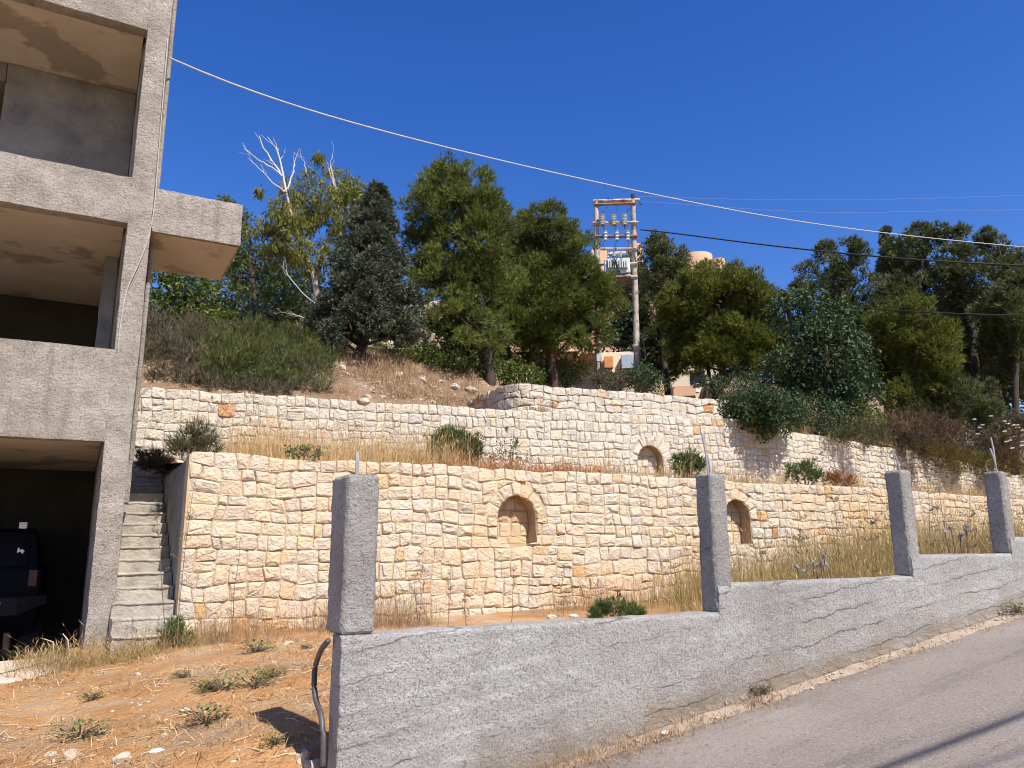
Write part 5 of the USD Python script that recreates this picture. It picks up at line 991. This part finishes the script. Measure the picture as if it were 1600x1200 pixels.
for k in range(6): mb = MB(); mb.tube(bent(pz(926, 348+5*k, PD), pz(921, 349+5*k, PD), 3, .01, rng), .014, 4); mb.build('pole_step', RUST, TS)
mb = MB(); mb.tube([pz(989, 312), pz(989, 304)], [.07, .09], 8); mb.build('pole_cap', BLACKW, TS)
mb = MB()
for k in range(9): mb.tube(bent(pz(930+7*k, 313), pz(937+7*k, 314), 4, .05, rng), .02, 4)
mb.tube(bent(pz(992, 313), pz(1003, 320), 5, .04, rng), .025, 4); mb.build('wire_wrap', BLACKW, TS)
def tbox(name, u0, u1, v0, v1, D, dep, m, parent=TS, bev=.02): return vbox(name, u0, u1, v0, v1, D, dep, m, parent, bev)
TR = tbox('transformer_tank', 944, 984, 402, 428, PD-.5, .9, TRAFO, bev=.04)
tbox('oil_tank', 952, 978, 392, 397, PD-.2, .35, TRAFO, TR)
for k in range(9): tbox('cooling_fin', 950+3.6*k, 951.5+3.6*k, 405, 418, PD-.62, .12, TRAFO, TR, .005)
for u in (950, 960, 970): 
    mb = MB(); mb.tube(np.linspace(pz(u, 402, PD-.2), pz(u, 394, PD-.2), 7), [.03 if k % 2 else .06 for k in range(7)], 8); mb.build('bushing', PORC, TR)
tbox('platform', 948, 986, 428, 434, PD-.45, 1.0, GALV)
mb = MB()
for k in range(6): mb.tube(bent(pz(946+rng.uniform(0, 30), 400+rng.uniform(-5, 5), PD-.6), pz(950+rng.uniform(0, 30), 430, PD-.65), 5, .08, rng), .02, 5)
mb.build('low_voltage_cable', BLACKW, TS)
tbox('backing_board', 940, 990, 549, 583, PD-.2, .06, CREAM, bev=.01)
tbox('electricity_box', 944, 958, 556, 575, PD-.5, .25, ORANGEBOX)
tbox('electricity_box', 971, 989, 553, 576, PD-.5, .25, GREYBOX); tbox('electricity_box', 932, 938, 546, 565, PD-.45, .2, PORC)
bar('cross_brace', 980, 578, 990, 586, .02, GALV, PD-.3); bar('crossbeam', 990, 540, 998, 540, .03, GALV, PD-.3)

# ------------------------------------------------------------------ overhead cables
def cable(label, pts, Ds, r, m, name='overhead_cable'):
    q = np.array([atD(u, v, D) for (u, v), D in zip(pts, Ds)]); n_ = len(q)
    from scipy.interpolate import CubicSpline
    s_arr = np.r_[0, np.cumsum(np.linalg.norm(np.diff(q[:, :2], axis=0), axis=1))]; cs = CubicSpline(s_arr, q); tq = np.linspace(0, s_arr[-1], 60)
    mb = MB(); mb.tube(cs(tq), r, 6); return mb.build(name, m, smooth=True, label=label, cat='cable')
cable('long pale cable sagging from the concrete building across the sky to the right', [(266, 91), (440, 158), (600, 205), (780, 250), (990, 297), (1250, 346), (1600, 386), (1760, 400)], [11.2, 12.6, 14.2, 16.4, 19.2, 23.5, 30, 33.5], .0135, WHITEW)
cable('thick black cable from the transformer poles to the right edge, upper of two', [(1001, 359), (1040, 363), (1150, 377), (1300, 394), (1450, 407), (1600, 415), (1750, 420)], [31.5, 31, 29.8, 28.6, 27.8, 27.3, 27], .030, BLACKW)
cable('black cable crossing the dark trees at right, lower of two', [(1205, 464), (1240, 469), (1330, 479), (1430, 487), (1600, 493), (1750, 496)], [27.5, 27, 26, 25, 24.2, 23.5], .020, BLACKW)
cable('hair thin wire from the transformer top to the right, lower of two', [(1003, 315), (1150, 325), (1300, 332), (1450, 330), (1600, 328), (1750, 326)], [32, 33, 34, 35, 36, 37], .0035, REBAR)
cable('hair thin wire high in the sky at right, upper of two', [(990, 306), (1200, 312), (1400, 311), (1600, 305), (1750, 300)], [32, 34, 36, 38, 40], .003, REBAR)
# cables over the road behind the camera whose shadows cross the asphalt
def sun_up(p, h): return p+SUN*(h/SUN[2])
for (uv0, uv1, h, r, lab) in (((1380, 1200), (1600, 1116), 5.6, .022, 'thick bundled power cable over the road, shading it'), ((1520, 1200), (1600, 1172), 5.9, .009, 'second thinner power cable over the road beside the thick bundle')):
    a_, b_ = [(lambda d: EYE+d*(-1.55/(d[2]-GRADE*d[0])))(ray(*uv)) for uv in (uv0, uv1)]
    A_, B_ = sun_up(a_, h), sun_up(b_, h); d = (B_-A_); mb = MB(); mb.tube([A_-d*3, A_+d*.5, A_+d*4], r, 8); mb.build('overhead_cable', BLACKW, label=lab, cat='cable')

# ------------------------------------------------------------------ repeats carry one group per kind
GROUPS = {'retaining_wall': 'stone retaining walls of the terraces', 'pine_tree': 'pine trees on the ridge', 'tall_tree': 'tall pines of the right hand grove', 'dark_tree': 'shaded trees at the back of the grove', 'conifer_tree': 'conical conifers on the ridge',
          'shrub': 'shrubs on the slope and terraces', 'groundcover_mound': 'groundcover mounds along the right wall', 'tall_weed': 'tall thin weeds', 'small_weed': 'small green weeds on the ground', 'thistle': 'thistles behind the fence', 'rock': 'rocks on the bare slope',
          'loose_stone': 'loose stones on the yard soil', 'litter': 'scraps of litter', 'overhead_cable': 'overhead cables', 'dry_stick': 'sticks at the garage lip', 'drain_pipe': 'drain pipe ends in the stone walls'}
for p in stage.GetPrimAtPath('/World').GetChildren():
    n_ = p.GetName(); n_ = n_[:-4] if n_[-4:-3] == '_' and n_[-3:].isdigit() else n_
    if n_ in GROUPS: p.SetCustomDataByKey('group', GROUPS[n_])
